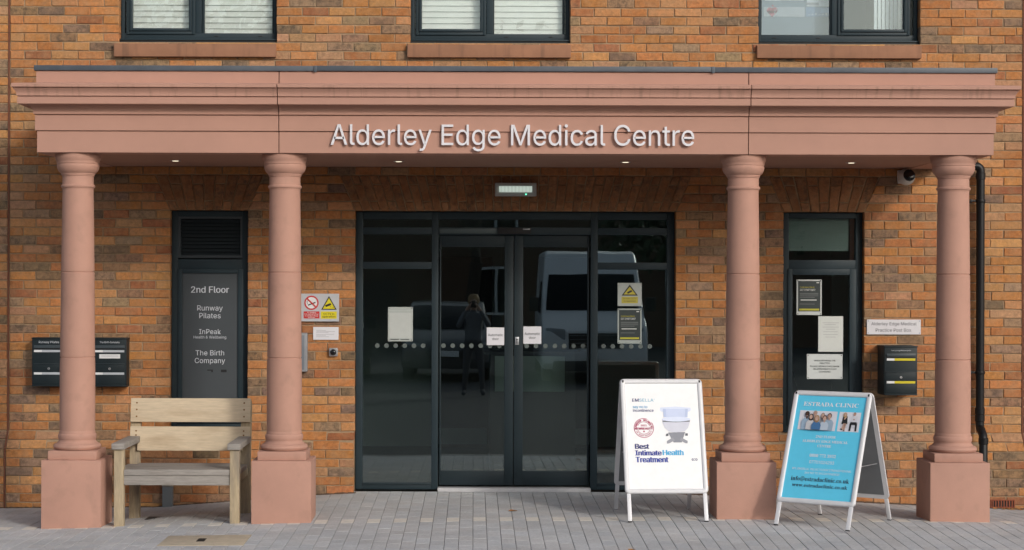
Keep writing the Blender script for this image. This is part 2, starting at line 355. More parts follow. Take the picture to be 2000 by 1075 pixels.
# ------------------------------------------------------------------ the ground
def paving():
    mb = MB(); mb.tone = []
    X0, X1, Y0 = -6.6, 7.4, -3.72
    nx = int(round((X1 - X0) / .1))
    def slab(x0, x1, y0, y1, tone):
        g = .0016; c = .0025; h = random.uniform(-.0008, .0008)
        o = [(x0 + g, y0 + g), (x1 - g, y0 + g), (x1 - g, y1 - g), (x0 + g, y1 - g)]
        i = [(x0 + g + c, y0 + g + c), (x1 - g - c, y0 + g + c), (x1 - g - c, y1 - g - c), (x0 + g + c, y1 - g - c)]
        b = len(mb.v)
        mb.v += [(x, y, ground_z(x, y) - .012) for x, y in o] + [(x, y, ground_z(x, y) - .002 + h) for x, y in o] + [(x, y, ground_z(x, y) + h) for x, y in i]
        mb.tone += [tone] * 12
        for k in range(4):
            j = (k + 1) % 4
            mb.f.append((b + k, b + j, b + 4 + j, b + 4 + k)); mb.f.append((b + 4 + k, b + 4 + j, b + 8 + j, b + 8 + k)); mb.m += [0, 0]
        mb.f.append((b + 8, b + 9, b + 10, b + 11)); mb.m.append(0)
    def tone():
        k = random.uniform(.95, 1.05); w = random.uniform(-.008, .010)
        return (.505 * k + w, .508 * k, .515 * k - w, random.choice((0, .04, .08, .14)))
    pale = []
    for i in range(nx):
        x0 = X0 + i * .1; x1 = x0 + .1
        y = -3.82 + (0 if i % 2 == 0 else -.1)
        while y < .04:
            a, b2 = max(y, Y0), min(y + .2, .04); y += .2
            if b2 - a < .02: continue
            if b2 > -.1:                       # header course along the wall
                b2 = -.1
                if b2 - a < .02: continue
            if x1 > -2.2 and x0 < -1.6 and b2 > -2.86 and a < -2.34: 
                if x0 > -2.21 and x1 < -1.59 and a > -2.87 and b2 < -2.33: continue
            if i % 2 == 0 and abs((a + b2) / 2 + 1.72) < .02: pale.append((x0, x1, a, b2)); continue
            slab(x0, x1, a, b2, tone())
        slab(x0, x1, -.1, .0, tone())
    # sand bed that shows in the joints
    n, k2 = 56, 16
    b = len(mb.v)
    for i in range(n + 1):
        for j in range(k2 + 1):
            x = X0 + (X1 - X0) * i / n; y = Y0 + (.05 - Y0) * j / k2
            mb.v.append((x, y, ground_z(x, y) - .0065)); mb.tone.append((.07, .065, .06, 0))
    for i in range(n):
        for j in range(k2):
            p = b + i * (k2 + 1) + j; mb.f.append((p, p + k2 + 1, p + k2 + 2, p + 1)); mb.m.append(1)
    o = mb.build('pavement', [M_pave, M_joint], smooth=0, fix=False); tag(o, kind='structure')
    mpale = mat('pale_paver', (.66, .62, .56), .85, .12, 18, .2, 120)
    for x0, x1, a, b2 in pale:
        q = MB(); g = .0025
        lo = [(x0 + g, a + g), (x1 - g, a + g), (x1 - g, b2 - g), (x0 + g, b2 - g)]
        q.hexa([(x, y, ground_z(x, y) - .02) for x, y in lo], [(x, y, ground_z(x, y) + .0004) for x, y in lo])
        q.build('pale_paver', mpale, o, smooth=0)
paving()
mb = MB(); mb.box(-6.6, 7.4, -3.86, -3.722, -.4, -.066); tag(mb.build('kerb', M_kerb, bevel=.015), kind='structure')
mb = MB(); mb.quad([(-400, -700, -.19), (400, -700, -.19), (400, -3.862, -.19), (-400, -3.862, -.19)]); road = tag(mb.build('road', M_asphalt, fix=False, smooth=0), kind='structure')
for y0 in (-4.22, -4.42):
    mb = MB(); mb.quad([(-30, y0, -.186), (30, y0, -.186), (30, y0 + .08, -.186), (-30, y0 + .08, -.186)]); mb.build('yellow_line', M_yellow, road, fix=False, smooth=0)
mb = MB()
for x0, x1 in ((-400, -6.602), (7.402, 400)): mb.quad([(x0, -3.86, -.1), (x1, -3.86, -.1), (x1, 60, -.1), (x0, 60, -.1)])
mb.quad([(-6.602, .31, -.35), (7.402, .31, -.35), (7.402, 60, -.35), (-6.602, 60, -.35)])
tag(mb.build('ground', mat('ground_gravel', (.2, .19, .18), .9, .2, 4, .3, 60), fix=False, smooth=0), kind='structure')

# ------------------------------------------------------------------ the building
building = thing('brick_building', (0, 0, 0), 'orange brick building with dark framed windows and glazed entrance behind the pink portico', 'building')
ENT = (PX(693), PX(1320)); LDX = (PX(332), PX(484)); RDX = (PX(1530), PX(1688))
ZT = 2.381; CH = .075
UPW = [(PX(230.5), PX(539)), (PX(800), PX(1112.5)), (PX(1479.7), PX(1796))]
ZUP, ZUPT = 3.806, 5.05
OPEN = [(*ENT, -.4, ZT), (*LDX, .506, ZT), (*RDX, .506, ZT)] + [(a, b, ZUP, ZUPT) for a, b in UPW]
WX0, WX1, WZ0, WZ1 = -6.6, 7.4, -.394, 5.606
JOINTS = [PX(16.5), PX(1998)]
PALETTE = [((.53, .225, .080), 28, .25), ((.47, .190, .070), 17, .3), ((.56, .275, .115), 17, .2), ((.50, .275, .150), 9, .4), ((.40, .155, .070), 7, .45), ((.33, .195, .115), 9, .9), ((.26, .175, .118), 10, 1.0), ((.37, .245, .155), 6, .8)]
PW = [p[1] for p in PALETTE]
def brick_tone():
    c, _, a = random.choices(PALETTE, PW)[0]; k = random.uniform(.85, 1.15)
    return (c[0] * k, c[1] * k * random.uniform(.94, 1.06), c[2] * k * random.uniform(.9, 1.1), a * random.uniform(.5, 1.0))
wall = MB(); wall.tone = []
def brick(c, yb=0.0, yt=0.0, depth=.03, g=(.0042, .0042, .0042, .0042), t=None):
    """c: bottom-left, bottom-right, top-right, top-left (x, z); g: joint halves left, right, bottom, top"""
    t = t or brick_tone(); t = (t[0] * .87, t[1] * .86, t[2] * .84, t[3]); j = lambda s=.0024: random.uniform(-s, s)
    (ax, az), (bx, bz), (cx, cz), (dx, dz) = c; gl, gr, gb, gt = g
    out = [(ax + gl + j(), az + gb + j()), (bx - gr + j(), bz + gb + j()), (cx - gr + j(), cz - gt + j()), (dx + gl + j(), dz - gt + j())]
    mx, mz = sum(p[0] for p in out) / 4, sum(p[1] for p in out) / 4
    bev = .0045; inn = []
    for x, z in out: inn.append((x + math.copysign(bev, mx - x), z + math.copysign(bev, mz - z)))
    y = random.uniform(-.003, .003); tw = [y + random.uniform(-.0015, .0015) for _ in range(4)]
    ys = [yb, yb, yt, yt]; b = len(wall.v)
    wall.v += [(x, ys[i] + depth, z) for i, (x, z) in enumerate(out)]
    wall.v += [(x, ys[i] + .004 + tw[i], z) for i, (x, z) in enumerate(out)]
    wall.v += [(x, ys[i] + tw[i], z) for i, (x, z) in enumerate(inn)]
    wall.tone += [t] * 12
    for k in range(4):
        n = (k + 1) % 4
        wall.f.append((b + k, b + n, b + 4 + n, b + 4 + k)); wall.f.append((b + 4 + k, b + 4 + n, b + 8 + n, b + 8 + k)); wall.m += [0, 0]
    wall.f.append((b + 8, b + 9, b + 10, b + 11)); wall.m.append(0)
ARCH_H = 4 * CH
ARCHES = [ENT, LDX, RDX]
def cuts_for(z0, z1):
    """intervals of brickwork in this course as (left bottom, left top, right bottom, right top, left is jamb, right is jamb)"""
    zm = (z0 + z1) / 2; holes = []
    for x0, x1, a, b in OPEN:
        if a - .001 < zm < b: holes.append((x0, x0, x1, x1, True))
    for x0, x1 in ARCHES:
        if ZT < zm < ZT + ARCH_H:
            s0, s1 = (z0 - ZT) * .42, (z1 - ZT) * .42; holes.append((x0 - s0, x0 - s1, x1 + s0, x1 + s1, False))
    for x in JOINTS: holes.append((x - .007, x - .007, x + .007, x + .007, False))
    holes.sort(); res = []; l = (WX0, WX0, False)
    for a0, a1, b0, b1, jb in holes:
        res.append((l[0], l[1], a0, a1, l[2], jb)); l = (b0, b1, jb)
    res.append((l[0], l[1], WX1, WX1, l[2], False)); return res
nc = int(round((WZ1 - WZ0) / CH))
for i in range(nc):
    z0 = WZ0 + i * CH; z1 = z0 + CH
    if z1 < -.26: continue
    yb = yt = 0.0
    if z1 < .357: yb = yt = -.11
    elif z1 < .432: yb, yt = -.110, -.055
    elif z1 < .507: yb, yt = -.055, 0.0
    off = (i % 2) * .1125 + random.choice((0, 0, 0, .0)) + random.uniform(-.004, .004)
    for lb, lt, rb, rt, lj, rj in cuts_for(z0, z1):
        xs = [None]; x = math.floor((lb - off) / .225) * .225 + off
        cut = []
        while x < max(rb, rt) + .3:
            x += .225 + random.uniform(-.003, .003)
            if x > max(lb, lt) + .055 and x < min(rb, rt) - .055: cut.append(x)
        edges = [(lb, lt)] + [(c, c) for c in cut] + [(rb, rt)]
        for k in range(len(edges) - 1):
            (p0, p1), (q0, q1) = edges[k], edges[k + 1]
            first, last = k == 0, k == len(edges) - 2
            brick([(p0, z0), (q0, z0), (q1, z1), (p1, z1)], yb, yt, .11 if (first and lj) or (last and rj) else .03,
                  (.0 if first and lj else .0042, .0 if last and rj else .0042, .0042, .0042))
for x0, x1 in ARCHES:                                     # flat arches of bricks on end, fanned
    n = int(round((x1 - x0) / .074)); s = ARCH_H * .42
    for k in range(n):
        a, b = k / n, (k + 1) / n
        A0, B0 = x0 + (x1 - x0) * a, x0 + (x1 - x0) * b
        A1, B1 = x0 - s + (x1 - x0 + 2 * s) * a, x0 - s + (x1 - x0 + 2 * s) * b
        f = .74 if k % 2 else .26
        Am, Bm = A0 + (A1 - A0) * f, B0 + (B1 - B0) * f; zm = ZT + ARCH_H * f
        def at_(): kk = random.uniform(.8, 1.15); return (.37 * kk, .165 * kk, .073 * kk, random.uniform(.2, .9))  # arch bricks a darker brown, partly deepening the canopy shade by colour
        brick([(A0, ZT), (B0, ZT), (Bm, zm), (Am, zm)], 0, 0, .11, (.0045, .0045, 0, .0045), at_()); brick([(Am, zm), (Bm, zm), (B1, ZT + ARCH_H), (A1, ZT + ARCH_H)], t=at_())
def nb(mm, *a):      # mortar body boxes inside the same wall mesh
    c = len(wall.v); wall.box(*a, 1); wall.tone += [(.3, .2, .13, 0)] * (len(wall.v) - c)
zs = sorted({WZ0 - .1, WZ1} | {o[2] for o in OPEN if o[2] > WZ0} | {o[3] for o in OPEN})
for z0, z1 in zip(zs, zs[1:]):
    zm = (z0 + z1) / 2; x = WX0
    for a, b in sorted((o[0], o[1]) for o in OPEN if o[2] < zm < o[3]):
        nb(0, x, a - .003, .0085, .30, z0, z1); x = b + .003
    nb(0, x, WX1, .0085, .30, z0, z1)
for a, b in ((WX0, ENT[0] - .003), (ENT[1] + .003, WX1)):
    nb(0, a, b, -.102, .008, -.5, .352)
    c = len(wall.v); wall.hexa([(a, -.104, .3525), (b, -.104, .3525), (b, .005, .3525), (a, .005, .3525)], [(a, .003, .5), (b, .003, .5), (b, .005, .5), (a, .005, .5)], 1); wall.tone += [(.3, .2, .13, 0)] * (len(wall.v) - c)
wall.build('wall', [M_brick, M_mortar], building, smooth=0, fix=False)
for xj in JOINTS:
    q = MB(); q.box(xj - .0065, xj + .0065, -.003, .02, .506, WZ1)
    q.hexa([(xj - .0065, -.113, .356), (xj + .0065, -.113, .356), (xj + .0065, .02, .356), (xj - .0065, .02, .356)], [(xj - .0065, -.003, .506), (xj + .0065, -.003, .506), (xj + .0065, .02, .506), (xj - .0065, .02, .506)])
    q.box(xj - .0065, xj + .0065, -.113, -.09, -.3, .356); q.build('mastic_joint', M_mastic, building)

def frame_rect(mb, x0, x1, z0, z1, l, r, b, t, y0, y1, m=0):
    mb.box(x0, x0 + l, y0, y1, z0, z1, m); mb.box(x1 - r, x1, y0, y1, z0, z1, m)
    if b: mb.box(x0 + l, x1 - r, y0, y1, z0, z0 + b, m)
    if t: mb.box(x0 + l, x1 - r, y0, y1, z1 - t, z1, m)
def pane(x0, x1, z0, z1, y, parent, m=M_glass):
    q = MB(); q.box(x0 - .004, x1 + .004, y, y + .006, z0 - .004, z1 + .004); return q.build('pane', m, parent, smooth=0)
def box_room(x0, x1, y0, y1, z0, z1, wm, fm, name='interior'):
    q = MB(); t = .03
    q.box(x0 - t, x0, y0, y1, z0, z1); q.box(x1, x1 + t, y0, y1, z0, z1); q.box(x0 - t, x1 + t, y1, y1 + t, z0, z1)
    q.box(x0 - t, x1 + t, y0, y1 + t, z1, z1 + t); q.box(x0 - t, x1 + t, y0, y1 + t, z0 - t, z0, 1)
    return q.build(name, [wm, fm], building, smooth=0)

# upper windows
FY = .085
for i, (a, b) in enumerate(UPW):
    px_l, px_r = (230.5, 539) if i == 0 else ((800, 1112.5) if i == 1 else (1479.7, 1796))
    mid = {0: 383, 1: 955, 2: 1633}[i]; sash_left = i < 2
    zb = ZUP + .034
    q = MB(); frame_rect(q, a + .004, b - .004, zb, ZUPT, .03, .03, .055, .05, FY, FY + .07)
    xm = PX(mid); q.box(xm - .028, xm + .028, FY - .002, FY + .068, zb + .055, ZUPT - .05)
    q.box(a + .003, b - .003, FY - .050, FY + .01, ZUP + .022, zb - .0005, 0)
    w = q.build('window', M_frame, building, bevel=.004)
    g = {0: (254, 365, 53, 394.5, 528, 63), 1: (822, 936, 54.7, 964, 1098, 65.6), 2: (1649.6, 1768, 55.5, 1489.5, 1623.4, 65.6)}[i]
    sx0, sx1, sz = PX(g[0]), PX(g[1]), PZ(g[2], g[0]); fx0, fx1, fz = PX(g[3]), PX(g[4]), PZ(g[5], g[3])
    q = MB(); e = .052
    frame_rect(q, sx0 - e, sx1 + e, sz - e, ZUPT - .06, .028, .028, .028, .03, FY - .014, FY + .05)
    frame_rect(q, sx0 - e + .028, sx1 + e - .028, sz - e + .028, ZUPT - .09, .024, .024, .024, .03, FY - .026, FY + .04)
    q.build('sash', M_frame, w, bevel=.006)
    q = MB(); frame_rect(q, fx0 - .02, fx1 + .02, fz - .02, ZUPT - .06, .02, .02, .02, .02, FY + .012, FY + .05); q.build('glazing_bead', M_frame2, w, bevel=.003)
    for u in (.15, .80):
        q = MB(); q.box(fx0 + (fx1 - fx0) * u, fx0 + (fx1 - fx0) * u + .035, FY - .006, FY + .002, zb + .026, zb + .032); q.build('drain_cap', M_black, w, bevel=.001)
    gm = M_glass_up if i < 2 else M_glass_sky; pane(sx0, sx1, sz, ZUPT - .12, FY + .02, w, gm); pane(fx0, fx1, fz, ZUPT - .08, FY + .03, w, gm)
    q = MB(); q.box(a + .02, b - .02, .20, .22, ZUP, ZUPT); q.box(a, b, .045, .08, ZUP + .001, ZUP + .0215)
    if i < 2:
        q2 = MB(); z = ZUP + .06
        while z < ZUPT:
            th = R(76); dy, dz = .025 * math.cos(th), .025 * math.sin(th)
            q2.hexa([(a + .03, .165 - dy, z - dz), (b - .03, .165 - dy, z - dz), (b - .03, .165 + dy, z + dz), (a + .03, .165 + dy, z + dz)],
                    [(a + .03, .1642 - dy, z - dz + .001), (b - .03, .1642 - dy, z - dz + .001), (b - .03, .1642 + dy, z + dz + .001), (a + .03, .1642 + dy, z + dz + .001)])
            z += .0505
        q2.build('blind', M_blind, w)
        q.build('window_reveal', M_black, w)
    else:
        box_room(a, b, .31, 2.2, 3.4, 5.1, mat('upstairs_wall', (.14, .17, .21), .8, .05, 2), M_intdark)
        q = MB(); q.box(a, b, .045, .08, ZUP + .001, ZUP + .0215); q.build('window_reveal', M_black, w)
        q = MB(); q.box(PX(1484, .3), PX(1628, .3), .26, .29, 3.75, 5.05); q.build('backing_board', mat('pinboard', (.26, .31, .36), .7, .05, 3), w)
        q = MB(); x = PX(1703, .3)
        while x < PX(1776, .3):
            q.hexa([(x, .25, 3.82), (x + .03, .262, 3.82), (x + .03, .264, 3.82), (x, .252, 3.82)], [(x, .25, 5.0), (x + .03, .262, 5.0), (x + .03, .264, 5.0), (x, .252, 5.0)]); x += .034
        q.build('blind', M_blind, w)
    q = MB(); s0, s1 = {0: (220.7, 537.3), 1: (794, 1113.7), 2: (1477.7, 1799)}[i]
    y = -.05; sx0, sx1 = PX(s0, y), PX(s1, y); z1, z0 = ZUP - .012, PZ({0: 111, 1: 112.5, 2: 114}[i], (s0 + s1) / 2, y)
    q.hexa([(sx0, y, z0), (sx1, y, z0), (sx1, .08, z0), (sx0, .08, z0)], [(sx0, y, z1 - .006), (sx1, y, z1 - .006), (sx1, .08, z1 + .008), (sx0, .08, z1 + .008)])
    q.build('sill', M_sill, w, bevel=.005)

# the tall side window with the directory panel (left) and the one with notices (right)
def tall_window(xr, name):
    q = MB(); frame_rect(q, xr[0] + .003, xr[1] - .003, .509, ZT - .003, .055, .055, .05, .05, .07, .14)
    q.box(xr[0] + .058, xr[1] - .058, .07, .14, PZ(527, (xr[0] / 2) * 230 + VX), PZ(507, (xr[0] / 2) * 230 + VX))
    q.box(xr[0] + .001, xr[1] - .001, -.012, .0695, .509, .522)
    return q.build(name, M_frame, building, bevel=.004)
lw = tall_window(LDX, 'window')
q = MB(); lx0, lx1, lz0, lz1 = PX(345), PX(472), PZ(504, 400), PZ(422, 400)
frame_rect(q, lx0, lx1, lz0, lz1, .022, .022, .022, .022, .075, .12)
q.box(lx0, lx1, .125, .135, lz0, lz1, 1)
n = 10
for k in range(n):
    z = lz0 + .024 + (lz1 - lz0 - .048) * (k + .5) / n
    q.hexa([(lx0 + .022, .078, z - .017), (lx1 - .022, .078, z - .017), (lx1 - .022, .081, z - .017), (lx0 + .022, .081, z - .017)], [(lx0 + .022, .112, z + .012), (lx1 - .022, .112, z + .012), (lx1 - .022, .115, z + .012), (lx0 + .022, .115, z + .012)])
q.build('louvre', [mat('louvre_blade', (.035, .045, .052), .4, .06, 6), M_black], lw)
q = MB(); ax0, ax1, az0, az1 = PX(345), PX(473), .565, PZ(526, 400)
frame_rect(q, ax0, ax1, az0, az1, .04, .045, .04, .035, .058, .10); q.build('sash', M_frame, lw, bevel=.004)
ppx0, ppx1, ppz0, ppz1 = PX(354.7), PX(462.5), .6, PZ(534.5, 408)
q = MB(); q.box(ppx0 - .004, ppx1 + .006, .07, .085, ppz0, ppz1); panel = q.build('directory_panel', M_panel, lw)
sh = Sheet(((ppx0 + ppx1) / 2, .069, 0))
for body, y0, y1, x0, x1, off in (('2nd Floor', 558, 574, 371, 445, .03), ('Runway', 595, 612, 383, 433, .0), ('Pilates', 610, 624, 387, 429, 0), ('InPeak', 642, 655, 387, 429.5, 0), ('Health & Wellbeing', 656, 664, 376, 440, 0), ('The Birth', 684, 696, 380, 436, 0), ('Company', 699, 714, 378.5, 438, 0)):
    sh.text(body, PX((x0 + x1) / 2) - sh.O.x, PZ((y0 + y1) / 2, 408), PX(x1) - PX(x0), M_print, 1, offset=off)
for x0, x1, y0, y1 in ((403, 414, 723, 725), (411, 414, 725, 728), (430, 441, 723, 728)):
    sh.rect(PX(x0) - sh.O.x, PX(x1) - sh.O.x, PZ(y1, 408), PZ(y0, 408), M_black, 1)
sh.build('lettering', panel)

box_room(LDX[0], LDX[1], .302, .5, .45, 2.45, M_intdark, M_intdark)  # dark backing box added behind the panel to stop light leaking through
rw = tall_window(RDX, 'window')
q = MB(); frame_rect(q, PX(1541), PX(1675), .565, PZ(526, 1608), .04, .055, .05, .05, .056, .10); q.build('sash', M_frame, rw, bevel=.004)
pane(PX(1539.8), PX(1675), PZ(510, 1608), PZ(428, 1608), .11, rw); pane(PX(1548), PX(1664), .6, PZ(538, 1608), .085, rw)
box_room(2.45, 3.55, .302, 2.6, -.05, 2.5, M_int, M_intdark)
q = MB(); z = PZ(490, 1608)
while z < ZT - .05:
    q.hexa([(PX(1537), .158, z), (PX(1664), .158, z), (PX(1664), .170, z + .004), (PX(1537), .170, z + .004)], [(PX(1537), .153, z + .021), (PX(1664), .153, z + .021), (PX(1664), .155, z + .023), (PX(1537), .155, z + .023)]); z += .023
q.build('blind', M_blind, rw)
q = MB(); X0 = PX(1624, 1.0); q.box(X0, X0 + .26, 1.0, 1.04, 0, 2.3); q.box(X0 + .26, X0 + .29, .99, 1.05, 0, 2.3, 1); q.build('inner_door', [mat('pale_green_door', (.42, .48, .45), .5, .05, 3), M_white], building, bevel=.003)

# entrance screen
EY = .09
ent = MB()
z_bot = .004
xL0, xL1 = ENT[0] + .003, PX(707.5); xM0, xM1 = PX(842.7), PX(855.8); xN0, xN1 = PX(1155), PX(1169); xR0, xR1 = PX(1304.5), ENT[1] - .003
for a, b in ((xL0, xL1), (xM0, xM1), (xN0, xN1), (xR0, xR1)): ent.box(a, b, EY, EY + .08, z_bot, ZT - .003)
for a, b in ((xL1, xM0), (xM1, xN0), (xN1, xR0)):
    ent.box(a, b, EY + .001, EY + .079, PZ(428.5), ZT - .003)
for a, b in ((xL1, xM0), (xN1, xR0)):
    ent.box(a, b, EY + .001, EY + .079, PZ(458), PZ(444)); ent.box(a, b, EY + .001, EY + .079, PZ(526), PZ(512))
    ent.box(a, b, EY + .001, EY + .079, z_bot, PZ(946)); ent.box(a, b, EY - .012, EY + .001, PZ(948.5), PZ(946.5))
ent.box(xM1, xN0, EY + .001, EY + .10, PZ(458.5), PZ(443.5))
entrance = ent.build('entrance_screen', M_frame, building, bevel=.004)
q = MB(); q.box(PX(858), PX(973), EY - .008, EY + .001, PZ(456), PZ(446)); q.build('header_cover', mat('header_trim', (.06, .085, .09), .4, .05, 5), entrance, bevel=.002)
q = MB(); q.box(PX(973), PX(1037), EY - .05, EY + .001, PZ(456.5), PZ(444.5)); q.box(PX(1021), PX(1035), EY - .052, EY - .0505, PZ(448.5), PZ(446.5), 1); q.build('door_sensor', [M_black, M_silver], entrance, bevel=.002)
for a, b in ((xL1, xM0), (xN1, xR0)):
    pane(a, b, PZ(444), PZ(428.5), EY + .03, entrance); pane(a, b, PZ(512), PZ(458), EY + .03, entrance); pane(a, b, PZ(946), PZ(526), EY + .03, entrance)
pane(xM1, xN0, PZ(443.5), PZ(428.5), EY + .03, entrance)
LY = EY + .035
DOTM = mat('frosted_dot', (.11, .135, .128), .7, .05, 10)
def dots(x0, x1, n, y, parent):
    for k in range(n):
        s = Sheet((0, y, PZ(677, 1000))); s.disc(x0 + (x1 - x0) * k / (n - 1), 0, .0195, DOTM, 1); s.build('frosted_dot', parent)
for (a, b, g0, g1, hx) in ((PX(858), PX(1003.5), PX(861), PX(986), 0), (PX(1005), PX(1152.5), PX(1022.5), PX(1149), 1)):
    q = MB(); ztop, zbot = PZ(459), PZ(951)
    frame_rect(q, a, b, zbot, ztop, g0 - a, b - g1, PZ(923) - zbot, ztop - PZ(482.5), LY, LY + .05)
    d = q.build('sliding_door', M_frame2, building, bevel=.004)
    pane(g0, g1, PZ(923), PZ(482.5), LY + .02, d)
    dots(PX(866 if not hx else 1030), PX(976 if not hx else 1141), 7, LY + .019, d)
    if hx:
        q = MB(); q.box(PX(1007), PX(1014.5), LY - .006, LY - .0005, PZ(674.5), PZ(659)); q.lathe([(.008, -.009), (.008, -.0061)], PX(1010.7), LY, 16, 1, 'Y', PZ(664)); q.box(PX(1010), PX(1011.5), LY - .0085, LY - .0061, PZ(672), PZ(666), 1); q.build('lock_plate', [M_silver, M_black], d, bevel=.001)
dots(PX(736), PX(826), 6, EY + .029, entrance); dots(PX(1181), PX(1272), 6, EY + .029, entrance)
q = MB(); q.box(xM1, xN0, .02, LY + .06, -.03, .022); q.build('threshold', mat('threshold_aluminium', (.60, .60, .61), .4, .08, 14), entrance, bevel=.003)
box_room(-1.7, 2.4, .302, 4.4, -.004, 2.5, M_int, M_intdark)
for x0 in (-.42, .70):
    q = MB(); q.box(x0, x0 + .62, 4.2, 4.24, 0, 2.05); d = q.build('inner_door', mat('dark_wood_door', (.07, .05, .035), .5, .15, 4), building)
    q = MB(); q.box(x0 + .05, x0 + .57, 4.19, 4.199, .04, .21); q.build('kick_plate', mat('pale_steel', (.5, .55, .53), .5, .05, 5), d)

# ------------------------------------------------------------------ the portico
XL, XR, YF = 3.304, 3.930, 1.73
portico = thing('portico', ((XR - XL) / 2, -.9, -.05), 'pink stone portico with four round columns across the brick front', 'portico')
prof = [(-.24, 2.747), (0.0, 2.747), (0.0, 2.9055), (-.007, 2.9065), (-.007, 2.9110), (.0135, 2.9120), (.0135, 3.0255), (.004, 3.0265), (.004, 3.0325), (.024, 3.0335), (.025, 3.044), (.026, 3.060), (.032, 3.076), (.045, 3.089), (.062, 3.096), (.066, 3.1015), (.119, 3.1015), (.122, 3.105), (.122, 3.1545), (.112, 3.1555), (.112, 3.1610), (.1275, 3.1620), (.128, 3.168), (.127, 3.176), (.130, 3.190), (.139, 3.204), (.147, 3.214), (.150, 3.2175), (.141, 3.2185), (.141, 3.2235), (.158, 3.2245), (.160, 3.227), (.160, 3.250), (.156, 3.2535), (.012, 3.272), (.0065, 3.273), (.0065, 3.362), (-.24, 3.362)]
J1, J2 = PX(544, -YF), PX(1461, -YF); GAP = .0035
def sweep(mb, stations):
    n = len(prof); b = len(mb.v)
    for st in stations: mb.v += [st(e, z) for e, z in prof]
    for i in range(len(stations) - 1):
        for k in range(n):
            k2 = (k + 1) % n; mb.f.append((b + i * n + k, b + i * n + k2, b + (i + 1) * n + k2, b + (i + 1) * n + k)); mb.m.append(0)
    mb.f.append(tuple(b + k for k in range(n))); mb.m.append(0)
    e0 = b + (len(stations) - 1) * n; mb.f.append(tuple(e0 + k for k in reversed(range(n)))); mb.m.append(0)
lw_ = lambda e, z: (-(XL + e), -.004, z)
lc_ = lambda e, z: (-(XL + e), -(YF + e), z)
rc_ = lambda e, z: (XR + e, -(YF + e), z)
rw_ = lambda e, z: (XR + e, -.004, z)
fr_ = lambda x: (lambda e, z: (x, -(YF + e), z))
for sts in ((lw_, lc_, fr_(J1 - GAP)), (fr_(J1 + GAP), fr_(J2 - GAP)), (fr_(J2 + GAP), rc_, rw_)):
    q = MB(); sweep(q, sts); q.build('entablature', M_cornice, portico, smooth=25)
for j in (J1, J2):
    q = MB(); q.box(j - GAP + .0002, j + GAP - .0002, -YF + .02, -1.5, 2.76, 3.36); q.build('joint_filler', M_mastic, portico)
q = MB(); q.box(-XL + .241, XR - .241, -YF + .241, -.006, 2.750, 2.80); q.build('soffit', M_soffit, portico)
q = MB(); q.box(-XL + .1, XR - .1, -YF + .1, -.006, 3.364, 3.395); q.build('roof', M_lead, portico)
q = MB(); e = .022; zf0, zf1 = 3.364, 3.403
laps = [-(XL + e), PX(617, -YF), PX(1393, -YF), XR + e]
for k in range(3):
    yo = .002 * (k % 2)
    q.box(laps[k] + (.0005 if k else 0), laps[k + 1], -(YF + e) - yo, -YF + .099, zf0 + yo, zf1 + yo)
    if k < 2: q.box(laps[k + 1] - .02, laps[k + 1] + .004, -(YF + e) - .006, -(YF + e) - .0025, zf0 - .008, zf1 + .002)
for sx in (-1, 1):
    x0 = -(XL + e) if sx < 0 else XR + e; q.box(x0, x0 - sx * .12, -YF + .1, -.005, zf0, zf1)
q.build('flashing', M_lead, portico, bevel=.004)
for pxx in (342, 778, 1221, 1662):
    x = (pxx - VX) * 15.05 / F
    q = MB(); q.lathe([(.030, 2.748), (.042, 2.7465), (.046, 2.7478), (.046, 2.7498)], x, -.75, 32); d = q.build('downlight', M_silver, portico)
    q = MB(); q.lathe([(.025, 2.7462), (.025, 2.7475)], x, -.75, 24); q.build('lens', mat('lit_lens', (.9, .85, .7), .4, .02, 5, emit=((1, .88, .66), 1.6)), d)
AY = -1.54
for cx in (PX(152, AY), PX(556, AY), PX(1451, AY), PX(1861.5, AY)):
    q = MB(); q.lathe([(.132, .632), (.1335, .66), (.134, .75), (.1335, 1.10)] + [(.1315, 1.185), (.1265, 1.188), (.1265, 1.194), (.1313, 1.197)] +
                      [(.129, 1.45), (.1255, 1.837), (.1205, 1.840), (.1205, 1.846), (.1252, 1.849), (.1215, 2.15), (.1170, 2.465), (.1175, 2.478), (.121, 2.486), (.127, 2.489), (.1295, 2.498), (.127, 2.507), (.121, 2.510), (.1185, 2.516), (.1180, 2.575)], cx, AY, 64)
    col = q.build('column', M_stone, portico, smooth=30)
    q = MB(); q.box(cx - .225, cx + .225, AY - .225, AY + .225, -.25, .42); q.build('pedestal', M_stone, col, bevel=.006)
    q = MB(); q.box(cx - .184, cx + .184, AY - .184, AY + .184, .4205, .487); q.build('plinth_block', M_stone, col, bevel=.005)
    q = MB(); q.lathe([(.150, .4872), (.168, .490), (.178, .500), (.181, .510), (.178, .521), (.168, .531), (.155, .535), (.152, .540), (.143, .548), (.139, .558), (.1385, .566), (.141, .5665), (.144, .574), (.144, .580), (.1455, .586), (.1445, .598), (.141, .606), (.137, .609), (.1365, .613), (.1355, .622), (.1325, .632)], cx, AY, 64); q.build('base_moulding', M_stone, col, smooth=30)
    q = MB(); q.lathe([(.118, 2.5752), (.1235, 2.577), (.1235, 2.585), (.1275, 2.587), (.1285, 2.596), (.134, 2.600), (.150, 2.618), (.1585, 2.640), (.1605, 2.655), (.158, 2.667), (.1615, 2.672), (.1615, 2.684), (.165, 2.694), (.172, 2.708), (.1745, 2.722), (.1745, 2.7465)], cx, AY, 64); q.build('capital', M_stone, col, smooth=30)
